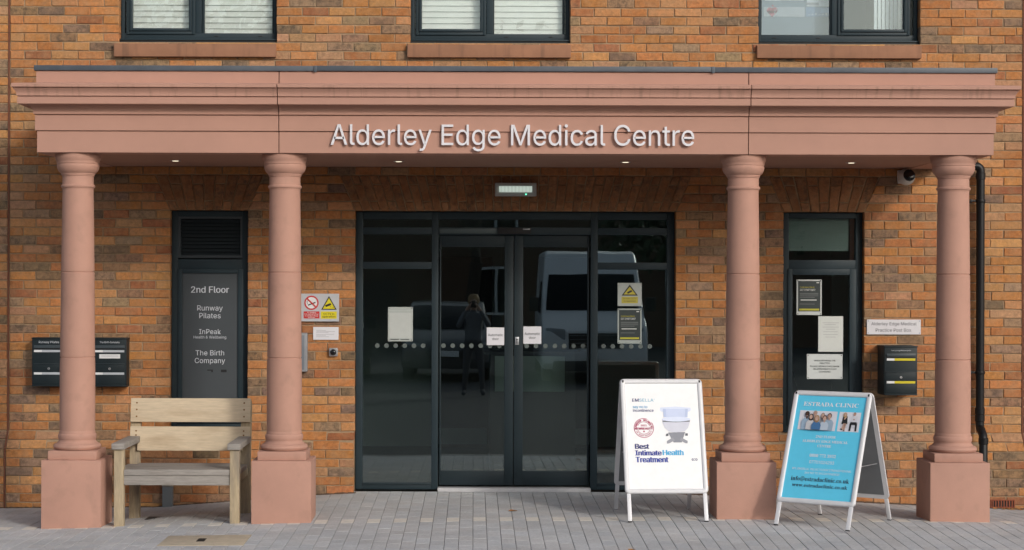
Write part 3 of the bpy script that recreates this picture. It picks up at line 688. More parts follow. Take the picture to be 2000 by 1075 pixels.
# raised letters on the fascia
sign = thing('fascia_sign', (PX(1000, -YF), -YF - .015, 2.8), 'silver raised letters naming the medical centre on the pink fascia', 'sign')
V, Fc, SPANS = text_mesh('Alderley Edge Medical Centre', F_SANS)
x0, x1 = min(v.x for v in V), max(v.x for v in V); kx = (PX(1355, -YF - .03) - PX(645, -YF - .03)) / (x1 - x0)
capz = (PZ(243.5, 680, -YF) - PZ(283.5, 680, -YF)); ay = [v.y for v in V if v.x < x0 + .6]
ky = capz / (max(ay) - 0.0); zb = PZ(283.2, 700, -YF - .03)
YL = -YF - .0135 - .005
for lo_, hi_ in SPANS:
    fs = [f for f in Fc if lo_ <= f[0] < hi_]
    if not fs: continue
    q = MB(); ids = sorted({i for f in fs for i in f}); mp = {i: k for k, i in enumerate(ids)}
    P = [(PX(645, -YF - .03) + (V[i].x - x0) * kx, zb + V[i].y * ky) for i in ids]; n = len(P)
    q.v = [(x, YL - .014, z) for x, z in P] + [(x, YL, z) for x, z in P]
    cnt = {}
    for f in fs:
        g = [mp[i] for i in f]; q.f.append(tuple(g)); q.f.append(tuple(n + i for i in reversed(g)))
        for i, j in zip(g, g[1:] + g[:1]): cnt[(i, j)] = 1
    for (i, j) in cnt:
        if (j, i) not in cnt: q.f.append((j, i, n + i, n + j))
    cxm = sum(x for x, z in P) / n; czm = zb + .05
    q.m = [0] * len(q.f)
    par = list(range(n))
    def root_of(i):
        while par[i] != i: par[i] = par[par[i]]; i = par[i]
        return i
    for f in fs:
        for i in f[1:]: par[root_of(mp[i])] = root_of(mp[f[0]])
    rk = {r: k for k, r in enumerate(sorted({root_of(i) for i in range(n)}))}
    q.v = [(x, y - .0007 * rk[root_of(i % n)], z) for i, (x, y, z) in enumerate(q.v)]
    tri = max(fs, key=lambda f: (Vector(V[f[1]]) - V[f[0]]).cross(Vector(V[f[2]]) - V[f[0]]).length)
    mxp, mzp = sum(P[mp[i]][0] for i in tri) / len(tri), sum(P[mp[i]][1] for i in tri) / len(tri)
    q.box(mxp - .003, mxp + .003, YL + .0005, -YF - .0015, mzp - .003, mzp + .003)
    q.build('letter', M_letter, sign, smooth=0, bevel=0)

# ------------------------------------------------------------------ things on the wall
def mailbox(x0, x1, d, z0, z1, strip, label, name_text, extra, cat='mailbox', group=None):
    t = thing('wall_mailbox', ((x0 + x1) / 2, 0, z0), label, cat, group); h = z1 - z0; w = x1 - x0
    q = MB(); q.box(x0, x1, -d, -.001, z0 + .012, z1 - .012); q.box(x0 - .004, x1 + .004, -d - .006, -.001, z1 - .0115, z1); q.box(x0, x1, -d - .012, -.001, z0, z0 + .0115)
    q.build('body', M_mailbox, t, bevel=.003)
    q = MB(); q.box(x0 + .012, x1 - .012, -d - .004, -d - .0002, z0 + .25 * h, z0 + .455 * h); q.box(x0 + .012, x1 - .012, -d - .007, -d - .0002, z0 + .46 * h, z0 + .475 * h, 1)
    q.box(x0 + .012, x1 - .012, -d - .004, -d - .0002, z0 + .03 * h, z0 + .24 * h); dr = q.build('door', [M_mailbox, M_mailtrim], t, bevel=.002)
    q = MB(); q.lathe([(.010, -.006), (.010, 0)], (x0 + x1) / 2, -d - .0042, 20, 0, 'Y', z0 + .365 * h); q.box((x0 + x1) / 2 - .0015, (x0 + x1) / 2 + .0015, -d - .0112, -d - .0104, z0 + .353 * h, z0 + .377 * h, 1); q.build('lock', [M_silver, M_black], dr)
    q = MB(); q.box(x0 + .016, x1 - .016, -d - .010, -d - .0002, z0 + .785 * h, z0 + .845 * h); q.box(x0 + .016, x1 - .016, -d - .0015, -d - .0002, z0 + .76 * h, z0 + .78 * h, 1); q.build('letter_flap', [M_mailtrim, M_black], t, bevel=.002)
    for v in (.725, .265):
        q = MB(); y = -d - .0055; xs = x0 + .018 + (w - .036) * .27
        q.box(x0 + .018, xs, y - .002, y + .0015, z0 + (v - .023) * h, z0 + (v + .023) * h, 0); q.box(xs + .0002, x1 - .018, y - .002, y + .0015, z0 + (v - .023) * h, z0 + (v + .023) * h, 1)
        q.build('name_strip', [M_white, strip], t)
    s = Sheet(((x0 + x1) / 2, -d - .0008, 0)); s.text(name_text, 0, z1 - .095 * h, .60 * w, M_print, 1); s.build('lettering', t)
    if extra:
        s = Sheet(((x0 + x1) / 2, -d - .0012, z0 + .62 * h)); s.slab(-.088, .088, -.018, .018, .0008, M_white, .5)
        for v in (.009, .003, -.004): s.rect(-.07, .07, v, v + .0022, ink(.5, .5, .52), 1)
        s.build('paper_label', t)
    return t
M_stripg = mat('strip_grey', (.45, .48, .52), .4, .04, 8); M_stripy = mat('strip_yellow', (.62, .52, .02), .4, .04, 8)
mz0, mz1 = PZ(755, 150, -.14), PZ(660, 150, -.14)
mailbox(PX(63, -.14), PX(129, -.14), .14, mz0, mz1, M_stripg, 'dark mailbox with grey strips, left of the far-left column', 'Runway Pilates', False, group='twin mailboxes behind the column')
mailbox(PX(182, -.14), PX(247.5, -.14), .14, mz0, mz1, M_stripg, 'dark mailbox with grey strips and a white paper label, right of the far-left column', 'The Birth Company', True, group='twin mailboxes behind the column')
mailbox(PX(1728, -.27), PX(1792, -.27), .27, PZ(772.5, 1760, -.27), PZ(676, 1760, -.27), M_stripy, 'deep black mailbox with yellow strips below the small post box sign', 'Alderley Edge Medical Centre', False)
# post box plate
x0, x1, z0, z1 = PX(1693), PX(1798), PZ(653.5, 1745), PZ(624.5, 1745)
s = Sheet(((x0 + x1) / 2, -.012, (z0 + z1) / 2)); w, h = (x1 - x0) / 2, (z1 - z0) / 2
s.slab(-w, w, -h, h, .009, ink(.66, .65, .68), 0)
tx = ink(.10, .10, .12)
s.text('Alderley Edge Medical', 0, .024, 2 * w * .84, tx, 1); s.text('Practice Post Box', -.004, -.026, 2 * w * .66, tx, 1)
for u in (-w + .012, w - .012):
    for v in (-h + .012, h - .012): s.disc(u, v, .004, ink(.2, .25, .4), 1)
tag(s.build('post_box_sign'), 'small white rectangular plate screwed above the black yellow-striped mailbox', 'sign')
# safety sign
x0, x1, z0, z1 = PX(589), PX(662.5), PZ(628, 626), PZ(574, 626)
s = Sheet(((x0 + x1) / 2, -.028, (z0 + z1) / 2)); w, h = (x1 - x0) / 2, (z1 - z0) / 2
s.slab(-w, w, -h, h, .025, ink(.50, .51, .54), 0)
k = 1 / 5.975 / 230                                          # detail measured on the enlarged photo
U = lambda u: (u - 275) * k
Vv = lambda v: (245 - v) * k
RED, YEL, BLK, WHT = ink(.55, .03, .03), ink(.72, .62, .02), ink(.015, .015, .015), ink(.78, .78, .78)
s.disc(U(175), Vv(190), 84 * k, RED, 1); s.disc(U(175), Vv(190), 67 * k, WHT, 2)
s.line(U(135), Vv(218), U(222), Vv(185), 14 * k, BLK, 3); s.line(U(128), Vv(205), U(122), Vv(175), 6 * k, BLK, 3); s.line(U(122), Vv(175), U(140), Vv(160), 5 * k, BLK, 3)
s.line(U(124), Vv(140), U(226), Vv(240), 17 * k, RED, 4)
s.poly([(U(288), Vv(270)), (U(470), Vv(270)), (U(379), Vv(110))], BLK, 1); s.poly([(U(308), Vv(259)), (U(450), Vv(259)), (U(379), Vv(134))], YEL, 2)
s.line(U(338), Vv(228), U(402), Vv(203), 26 * k, BLK, 3); s.line(U(392), Vv(228), U(405), Vv(243), 4 * k, BLK, 3); s.disc(U(428), Vv(242), 5 * k, BLK, 3)
s.rect(U(84), U(268), Vv(372), Vv(290), RED, 1); s.rect(U(285), U(470), Vv(375), Vv(290), YEL, 1)
for i, (b, ww) in enumerate((('No smoking', 100), ('It is against the law', 165), ('to smoke in these', 155), ('premises', 80))): s.text(b, U(176), Vv(303 + i * 19), ww * k, WHT, 2, offset=.02)
s.text('CCTV in', U(378), Vv(318), 125 * k, BLK, 2, offset=.01); s.text('operation', U(378), Vv(352), 150 * k, BLK, 2, offset=.01)
tag(s.build('safety_sign'), 'grey no smoking and CCTV warning sign beside the second column', 'sign')
def paper(name, label, x0, x1, y0, y1, Y, col, cat='notice', lines=None, texts=(), group=None, screws=False, extra=None, t=.0012):
    xc, yc = (x0 + x1) / 2, (y0 + y1) / 2
    s = Sheet((PX(xc, Y), Y, PZ(yc, xc, Y))); w, h = (PX(x1, Y) - PX(x0, Y)) / 2, (PZ(y0, xc, Y) - PZ(y1, xc, Y)) / 2
    s.slab(-w, w, -h, h, t, col, 0)
    lc = ink(.35, .35, .37)
    for (v, a, b, th) in lines or (): s.rect(-w + 2 * w * a, -w + 2 * w * b, h - 2 * h * v - th, h - 2 * h * v, lc, 1)
    for (body, v, ww, colr, off) in texts: s.text(body, 0, h - 2 * h * v, 2 * w * ww, colr, 2, offset=off)
    if screws:
        for u in (-w + .01, w - .01):
            for v in (-h + .01, h - .01): s.disc(u, v, .0045, ink(.05, .06, .07), 1)
    if extra: extra(s, w, h)
    return tag(s.build(name), label, cat, group)
paper('paper_notice', 'white paper with a few printed lines below the safety sign', 612, 661.5, 639, 664, -.010, ink(.72, .72, .76),
      lines=[(.25, .12, .5, .0025), (.33, .12, .86, .0025), (.42, .12, .6, .0025), (.56, .12, .82, .0025), (.64, .12, .5, .0025), (.75, .12, .62, .0025)])
# buzzer
t = thing('entry_buzzer', (PX(652), 0, PZ(697, 652)), 'small square steel entry buzzer with round black eye on brick', 'buzzer')
xb, zb2 = PX(652), PZ(688, 652)
q = MB(); q.box(xb - .038, xb + .038, -.034, -.001, zb2 - .036, zb2 + .036); q.build('plate', M_silver, t, bevel=.01, seg=3)
q = MB(); q.lathe([(.026, -.002), (.026, -.008), (.022, -.013), (.012, -.018), (.002, -.019)], xb, -.034, 28, 0, 'Y', zb2); q.build('button', mat('black_gloss', (.01, .01, .012), .15, .05, 5), t)
# grey meter box half hidden by the second column
t = thing('meter_box', (PX(590), 0, PZ(727, 590)), 'grey metal box half hidden behind the second column', 'meter box')
bx0, bx1, bz0, bz1 = PX(560), PX(602), PZ(726, 590), PZ(650, 590)
q = MB(); q.box(bx0, bx1, -.07, -.001, bz0, bz1); q.build('case', mat('galvanised', (.30, .31, .33), .45, .1, 7, metal=.3), t, bevel=.012, seg=3)
q = MB(); q.box(bx0 + .02, bx1 - .024, -.075, -.0702, bz0 + .02, bz1 - .02); q.build('door', mat('grey_steel', (.16, .18, .21), .45, .08, 7), t, bevel=.003)
# bulkhead light
t = thing('bulkhead_light', (PX(1006), 0, PZ(385, 1006)), 'white ribbed emergency bulkhead light above the entrance doors', 'light')
ax0, ax1, az0, az1 = PX(966), PX(1047), PZ(384, 1006), PZ(358, 1006)
q = MB(); q.box(ax0, ax1, -.05, -.001, az0, az1); q.build('housing', mat('bulkhead_white', (.45, .46, .45), .5, .05, 8), t, bevel=.008, seg=3)
q = MB(); lx0, lx1 = ax0 + .035, ax1 - .035; n = 24
for k in range(n):
    x = lx0 + (lx1 - lx0) * k / n; q.box(x, x + (lx1 - lx0) / n * .6, -.072, -.0502, az0 + .034, az1 - .03)
q.box(lx0, lx1, -.062, -.0501, az0 + .03, az1 - .026, 1); q.build('diffuser', [mat('rib_white', (.75, .78, .74), .25, .04, 9, emit=((.85, 1, .9), .45)), mat('rib_groove', (.4, .42, .4), .4, .04, 9, emit=((.85, 1, .9), .12))], t)
q = MB(); q.lathe([(.005, -.004), (.005, 0)], PX(1026.5), -.0505, 16, 0, 'Y', az0 + .016); q.build('charge_lamp', mat('green_led', (.1, .8, .5), .3, .02, 5, emit=((.15, 1, .6), 2.5)), t)
# camera
t = thing('security_camera', (PX(1769, -.12), -.12, 2.6), 'white round security camera tucked under the soffit near the far-right column', 'camera')
cx, cy, cz = PX(1769, -.12), -.13, PZ(346, 1769, -.12)
q = MB(); q.lathe([(.002, -.078), (.030, -.074), (.052, -.058), (.066, -.034), (.071, -.008), (.071, .012), (.062, .03), (.05, .05), (.05, .12)], cx, cy, 36, 0, 'Y', cz); q.build('housing', mat('camera_white', (.6, .6, .57), .45, .05, 8), t)
q = MB(); d = Vector((.16, -.95, .16)).normalized(); base = Vector((cx, cy, cz)) + d * .046
q.lathe([(.052, 0), (.050, .022), (.040, .030), (.015, .033)], 0, 0, 32); q.build('lens_window', mat('camera_lens', (.006, .006, .008), .12, .05, 5), t, xf=Matrix.Translation(base) @ d.to_track_quat('Z', 'Y').to_matrix().to_4x4())
q = MB(); q.box(cx - .05, cx + .05, -.05, -.001, cz - .05, cz + .06); q.build('wall_bracket', M_white, t, bevel=.006)
# downpipe
pxx = 4.279
t = thing('drainpipe', (pxx, -.1, -.12), 'black plastic drainpipe running down the wall right of the portico', 'drainpipe')
py, pz_t = -.085, PZ(325, 1913, -.08)
path = [(pxx - .16, py, pz_t)] + [(pxx - .04 + .04 * math.sin(R(a)), py, pz_t - .04 + .04 * math.cos(R(a))) for a in range(0, 91, 15)] + [(pxx, py, .66), (pxx, py, .60)] + [(pxx, py - .0 - .055 + .055 * math.cos(R(a)), .585 - .055 * math.sin(R(a)) * .8) for a in range(15, 76, 15)] + [(pxx, py - .10, .50), (pxx, py - .113, .47), (pxx, py - .113, -.2)]
q = MB(); q.tube(path, .0355, 24); q.build('pipe', M_pipe, t, smooth=60)
for z in (pz_t - .085, .70, .64, .455):
    q = MB(); q.lathe([(.037, -.028), (.0405, -.024), (.0405, .024), (.037, .028)], pxx, py if z > .5 else py - .113, 24, 0, 'Z', z); q.build('coupling', M_pipe, t)
for zz in (393, 728):
    z = PZ(zz, 1913, -.08); q = MB(); q.lathe([(.037, -.014), (.041, -.012), (.041, .012), (.037, .014)], pxx, py, 24, 0, 'Z', z)
    q.box(pxx - .085, pxx - .037, py - .006, py + .006, z - .008, z + .008); q.box(pxx - .09, pxx - .07, py - .012, -.001, z - .014, z + .014); q.build('bracket', M_pipe, t, bevel=.002)
# air brick
s0, s1 = PX(1935, -.11), PX(1983, -.11); z0, z1 = PZ(992, 1958, -.11), PZ(976, 1958, -.11)
q = MB(); frame_rect(q, s0, s1, z0, z1, .01, .01, .008, .008, -.122, -.112)
for k in range(1, 9): q.box(s0 + (s1 - s0) * k / 9 - .005, s0 + (s1 - s0) * k / 9 + .005, -.120, -.1125, z0 + .008, z1 - .008)
q.box(s0 + .01, s1 - .01, -.1124, -.111, z0 + .008, z1 - .008, 1); tag(q.build('air_brick', [M_terra, M_black]), 'terracotta air brick grille at the foot of the wall by the drainpipe', 'vent')
# conduit under the bench
cx0, cx1 = PX(320, -.13), PX(339.5, -.13)
t = thing('cable_conduit', (PX(330, -.13), -.13, -.13), 'grey square cable conduit rising from the paving behind the bench', 'conduit')
q = MB(); q.box(cx0, cx1, -.18, -.116, -.16, PZ(950, 330, -.13)); q.build('duct', M_grey, t, bevel=.004)
q = MB(); q.box(cx0 - .003, cx1 + .003, -.183, -.1161, PZ(949.5, 330, -.13), PZ(938, 330, -.13)); q.build('cap', mat('conduit_cap', (.36, .33, .28), .7, .08, 8), t, bevel=.004)

# ------------------------------------------------------------------ papers on the glass
WHITE = ink(.74, .74, .78)
for x0, x1, y0, y1, side in ((951, 985, 640, 674.5, 'left'), (1022.5, 1057.5, 638, 672, 'right')):
    paper('door_sticker', 'white square automatic door sticker on the %s sliding door' % side, x0, x1, y0, y1, LY - .003 if side == 'left' else LY + .0185, WHITE, 'sticker', texts=[('Automatic', .42, .86, ink(.03, .03, .04), .0), ('door', .64, .38, ink(.03, .03, .04), .0)], group='automatic door stickers')
GR = ink(.42, .46, .44)
def ex_qr(s, w, h):
    s.rect(-w + .012, w - .012, -h + .028, h - .05, ink(.50, .53, .51), 1)
    s.rect(-w + .02, -w + .095, -h + .012, -h + .02, ink(.05, .06, .06), 1); s.rect(.0, w - .03, -h + .012, -h + .019, ink(.05, .06, .06), 1)
    s.rect(-w, w, h - .03, h - .028, ink(.55, .6, .58), 1)
paper('window_poster', 'pale sheet in a clear sleeve on the left side panel', 758, 806.5, 600, 667, EY + .0285, GR, 'poster', extra=ex_qr, screws=True)
def ex_cctv(s, w, h):
    s.poly([(-.07, -.01), (.07, -.01), (0, .115 - .03)], ink(.02, .02, .02), 1); s.poly([(-.052, 0), (.052, 0), (0, .066)], ink(.45, .38, .04), 2)
    s.line(-.02, .012, .018, .032, .016, ink(.02, .02, .02), 3); s.rect(-.07, .07, -.075, -.02, ink(.42, .36, .05), 1)
    s.text('24 hour CCTV', 0, -.034, .115, ink(.03, .03, .03), 2); s.text('in operation', 0, -.058, .1, ink(.03, .03, .03), 2)
paper('window_poster', 'white sheet with yellow CCTV warning triangle on the right side panel', 1206.5, 1253.5, 553, 598, EY + .0285, ink(.36, .39, .37), 'poster', extra=ex_cctv)
DARK = ink(.03, .04, .04)
def ex_virus(s, w, h):
    s.rect(-w + .012, w - .012, -h + .03, h - .012, DARK, 1)
    yel, wh, gr = ink(.45, .42, .04), ink(.6, .62, .6), ink(.22, .24, .24)
    s.text('CORONAVIRUS', -w + .028, h - .066, 1.15 * w, yel, 2, offset=.02, left=True); s.text('GOT SYMPTOMS?', -w + .028, h - .088, 1.22 * w, wh, 2, h=.018, offset=.02, left=True)
    for v in (.118, .126, .140, .152): s.rect(-w + .028, w - (.03 if v != .152 else .06), h - v, h - v + .003, gr, 2)
    s.rect(-w + .034, w - .044, h - .178, h - .170, wh, 2); s.rect(-w + .026, w - .06, h - .21, h - .207, gr, 2)
    s.rect(w - .045, w - .022, h - .03, h - .022, wh, 2); s.rect(-w + .022, w - .022, -h + .038, -h + .054, yel, 2)
paper('window_poster', 'dark symptoms poster with yellow strip on the right side panel', 1206.5, 1253.5, 603, 671.5, EY + .0285, ink(.34, .38, .36), 'poster', extra=ex_virus, screws=True)
ry = .0835
paper('window_poster', 'dark symptoms poster with yellow strip in the narrow right window', 1556, 1605, 546.5, 615.5, ry, ink(.55, .58, .56), 'poster', extra=ex_virus, screws=True)
paper('paper_notice', 'plain white paper with faint centred lines in the narrow right window', 1598.5, 1647, 618, 687.5, ry, ink(.62, .65, .62), lines=[(.18, .17, .83, .003), (.23, .25, .7, .003), (.30, .17, .83, .003), (.36, .3, .68, .003), (.43, .2, .78, .003), (.51, .2, .78, .003), (.58, .28, .7, .003)])
bk = ink(.03, .04, .04)
paper('face_mask_notice', 'white landscape face mask notice with corner fixings in the narrow right window', 1576.5, 1646, 692, 740.5, ry, ink(.62, .66, .65), screws=True, texts=[('WHEN ENTERING THE', .26, .60, bk, .012), ('PRACTICE', .365, .28, bk, .012), ('PLEASE WEAR A FACE MASK', .49, .82, bk, .012), ('OR APPROPRIATE FACE', .60, .66, bk, .012), ('COVERING', .71, .32, bk, .012)])
# posters in the first-floor right window
yb = .255
def ex_heart(s, w, h):
    c = ink(.55, .12, .16)
    s.disc(-.125, .012, .026, c, 1); s.disc(-.085, .014, .026, c, 1); s.poly([(-.152, .006), (-.105, -.045), (-.058, .006)], c, 1); s.disc(-.10, .052, .008, c, 1)
    s.ring(-.06, -.005, .022, .027, ink(.45, .47, .5), 2, 40, 300)
    for k, a in enumerate((.0, .035, .065, .095, .125, .16)): s.line(-.03 + a, -.02, -.022 + a + .014, .006 + .008 * (k % 2), .004, ink(.5, .52, .55), 1); s.line(-.018 + a, .006, -.006 + a, -.02, .004, ink(.5, .52, .55), 1)
paper('window_poster', 'white strip poster with a red heart in the first-floor right window', 1490, 1570.5, 14, 33, yb, ink(.50, .51, .54), 'poster', extra=ex_heart)
def ex_blue(s, w, h):
    for k in range(7): s.rect(-w + .02 + k * .03, -w + .036 + k * .03, -h + .012, -h + .02 + .006 * (k % 3), ink(.5, .55, .6), 1)
    s.rect(.02, w - .01, h - .05, h - .01, ink(.3, .42, .58), 1)
paper('window_poster', 'blue picture poster low in the first-floor right window', 1572, 1622, 14, 33, yb, ink(.22, .31, .45), 'poster', extra=ex_blue)
paper('window_poster', 'white sheet above the blue poster in the first-floor right window', 1574, 1621, -12, 13, yb, ink(.68, .69, .71), 'poster', lines=[(.7, .0, .5, .02), (.9, .1, .5, .003)])
paper('window_poster', 'white sheet above the red heart poster in the first-floor right window', 1492, 1568, -25, 2, yb, ink(.66, .68, .7), 'poster', lines=[(.86, .4, .62, .012), (.86, .68, .93, .012)])

# ------------------------------------------------------------------ bench
BX, HALF, FYL, BYL = -2.244, .4385, -1.68, -1.045
bench = thing('park_bench', (BX, -1.36, -.08), 'weathered wooden armchair bench between the two left columns', 'bench')
for sx in (-1, 1):
    x = BX + sx * HALF
    g = ground_z(x, FYL) - .002
    q = MB(); q.box(x - .036, x + .036, FYL - .036, FYL + .036, g, .4995); q.build('leg', M_woodleg, bench, bevel=.004)
    g = ground_z(x, BYL) - .002
    q = MB(); a, b = x - .040, x + .040
    prof2 = [(BYL - .035, g), (BYL + .045, g), (BYL + .045, .36), (BYL + .115, .80), (BYL + .060, .835), (BYL - .010, .38)]
    q.hexa([(a, y, z) for y, z in prof2], [(b, y, z) for y, z in prof2]); q.build('leg', M_woodleg, bench, bevel=.004)
    q = MB(); q.hexa([(x - .052, FYL - .06, .50), (x + .046, FYL - .06, .50), (x + .046, BYL - .005, .50), (x - .052, BYL - .005, .50)], [(x - .052, FYL - .06, .546), (x + .046, FYL - .06, .546), (x + .046, BYL - .005, .548), (x - .052, BYL - .005, .548)]); q.build('armrest', M_woodseat, bench, bevel=.006)
    q = MB(); q.box(x - .025, x + .025, FYL + .037, BYL - .037, .24, .299); q.build('side_rail', M_woodleg, bench, bevel=.004)
slats = [(FYL - .03, FYL + .10), (FYL + .108, FYL + .235), (FYL + .243, FYL + .37), (FYL + .378, FYL + .505), (FYL + .513, BYL - .01)]
for k, (y0, y1) in enumerate(slats):
    q = MB(); w = HALF - .038 if k in (0,) else HALF + .03
    if k == 4: w = HALF - .042
    q.box(BX - w, BX + w, y0, y1, .302, .347 - .003 * k); q.build('seat_slat', M_woodseat, bench, bevel=.004)
q = MB(); q.box(BX - HALF + .0365, BX + HALF - .0365, FYL - .022, FYL + .03, .228, .3005); q.build('apron', M_woodseat, bench, bevel=.004)
def back_slat(z0, z1, notch, rows):
    yo = lambda z: BYL - .012 + (z - .38) * .155
    W = .474; n = Vector((0, -1, .155)).normalized(); th = .035
    outl = [(-W, z0), (W, z0), (W, z1), (-W, z1)] if not notch else [(-W + .06, z0), (W - .055, z0), (W - .055, z0 + .098), (W, z0 + .098), (W, z1), (-W, z1), (-W, z0 + .098), (-W + .06, z0 + .098)]
    q = MB(); q.hexa([(BX + x, yo(z), z) for x, z in outl], [(BX + x, yo(z) - th, z + .004) for x, z in outl]); o = q.build('back_slat', M_woodback, bench, bevel=.005)
    for sx in (-1, 1):
        for z in rows:
            q = MB(); q.lathe([(.0065, -.0012), (.0065, .003)], BX + sx * (W - .048), yo(z) - th - .0008, 14, 0, 'Y', z + .004); q.build('screw', M_screw, o, smooth=0)
back_slat(.655, .842, False, (.805, .752, .698)); back_slat(.430, .620, True, (.585, .552))

# ------------------------------------------------------------------ pavement boards
def a_board(cx, cy, yaw, top, spread, pfrac, label, art, zfeet, W=.63):
    t = thing('pavement_sign', (cx, cy, zfeet), label, 'sign'); Mx = Matrix.Translation((cx, cy, zfeet)) @ Matrix.Rotation(yaw, 4, 'Z')
    H = top - zfeet; Ls = math.hypot(H, spread); cs, sn = H / Ls, spread / Ls
    pl = Ls * pfrac; w = W / 2
    for front in (True, False):
        sg = -1 if front else 1
        def P(u, s, d):      # u across, s along the slope from the foot, d outward
            y = sg * (spread - s * sn) + sg * d * cs; z = s * cs + d * sn
            return Mx @ Vector((u, y, z))
        def bar(mb, u0, u1, s0, s1, d0, d1, m=0): mb.hexa([P(u, s, d0) for u, s in ((u0, s0), (u1, s0), (u1, s1), (u0, s1))], [P(u, s, d1) for u, s in ((u0, s0), (u1, s0), (u1, s1), (u0, s1))], m)
        s0, s1 = Ls - pl, Ls - .004
        mb = MB(); fw, r = .036, .032
        def rr(hw, b, tp, rad, n=6):
            pts = []
            for (cu, cv, a0) in ((hw - rad, b + rad, -90), (hw - rad, tp - rad, 0), (-hw + rad, tp - rad, 90), (-hw + rad, b + rad, 180)):
                for k in range(n + 1): a = R(a0 + 90 * k / n); pts.append((cu + rad * math.cos(a), cv + rad * math.sin(a)))
            return pts
        outer, inner = rr(w, s0, s1, r), rr(w - fw, s0 + fw, s1 - fw, .003)
        n = len(outer); rings = [(outer, 0.0), (outer, .014), (rr(w - .006, s0 + .006, s1 - .006, r - .005), .020), (rr(w - fw + .006, s0 + fw - .006, s1 - fw + .006, .006), .020), (inner, .013), (inner, .0)]
        b = len(mb.v)
        for pts, d in rings: mb.v += [tuple(P(u, s_, d)) for u, s_ in pts]
        for i in range(len(rings)):
            i2 = (i + 1) % len(rings)
            for k in range(n):
                k2 = (k + 1) % n; mb.f.append((b + i * n + k, b + i * n + k2, b + i2 * n + k2, b + i2 * n + k)); mb.m.append(0)
        fr = mb.build('frame' if front else 'back_frame', M_alu, t, smooth=50)
        mb = MB(); bar(mb, -w + fw - .001, w - fw + .001, s0 + fw - .001, s1 - fw + .001, -.002, .009)
        mb.build('backing_panel', mat('board_grey', (.16, .17, .18), .6, .1, 5) if not front else M_white, t, smooth=0)
        for u in (-w + .012, w - .012 - .03):
            mb = MB(); bar(mb, u, u + .030, .004, s0 + (.0 if not front else .0), -.001, .014); mb.build('leg', M_alu, t, bevel=.003)
            mb = MB(); bar(mb, u - .001, u + .031, -.002, .0035, -.002, .015); mb.build('foot', M_black, t, bevel=.001)
        if front:
            for u in (-w + fw / 2 + .002, w - fw / 2 - .002):
                mb = MB(); bar(mb, u - .006, u + .006, s1 - .030, s1 - .012, .0201, .022); mb.build('corner_clip', M_black, t)
            O = P(0, 0, .010); sh = Sheet(O, P(1, 0, .010) - O, P(0, 1, .010) - O)
            art(sh, -w + fw, w - fw, s0 + fw, s1 - fw); sh.build('poster', t)
    mb = MB(); mb.tube([Mx @ Vector((-w + .03, 0, H - .012)), Mx @ Vector((w - .03, 0, H - .012))], .012, 14); mb.build('hinge', M_silver, t)
    for sx in (-1, 1):
        zz = .45 * H; yy = spread * .55
        mb = MB(); mb.tube([Mx @ Vector((sx * (w - .05), -yy + .012, zz)), Mx @ Vector((sx * (w - .05), yy - .012, zz))], .004, 8); mb.build('stay', M_silver, t)
    return t
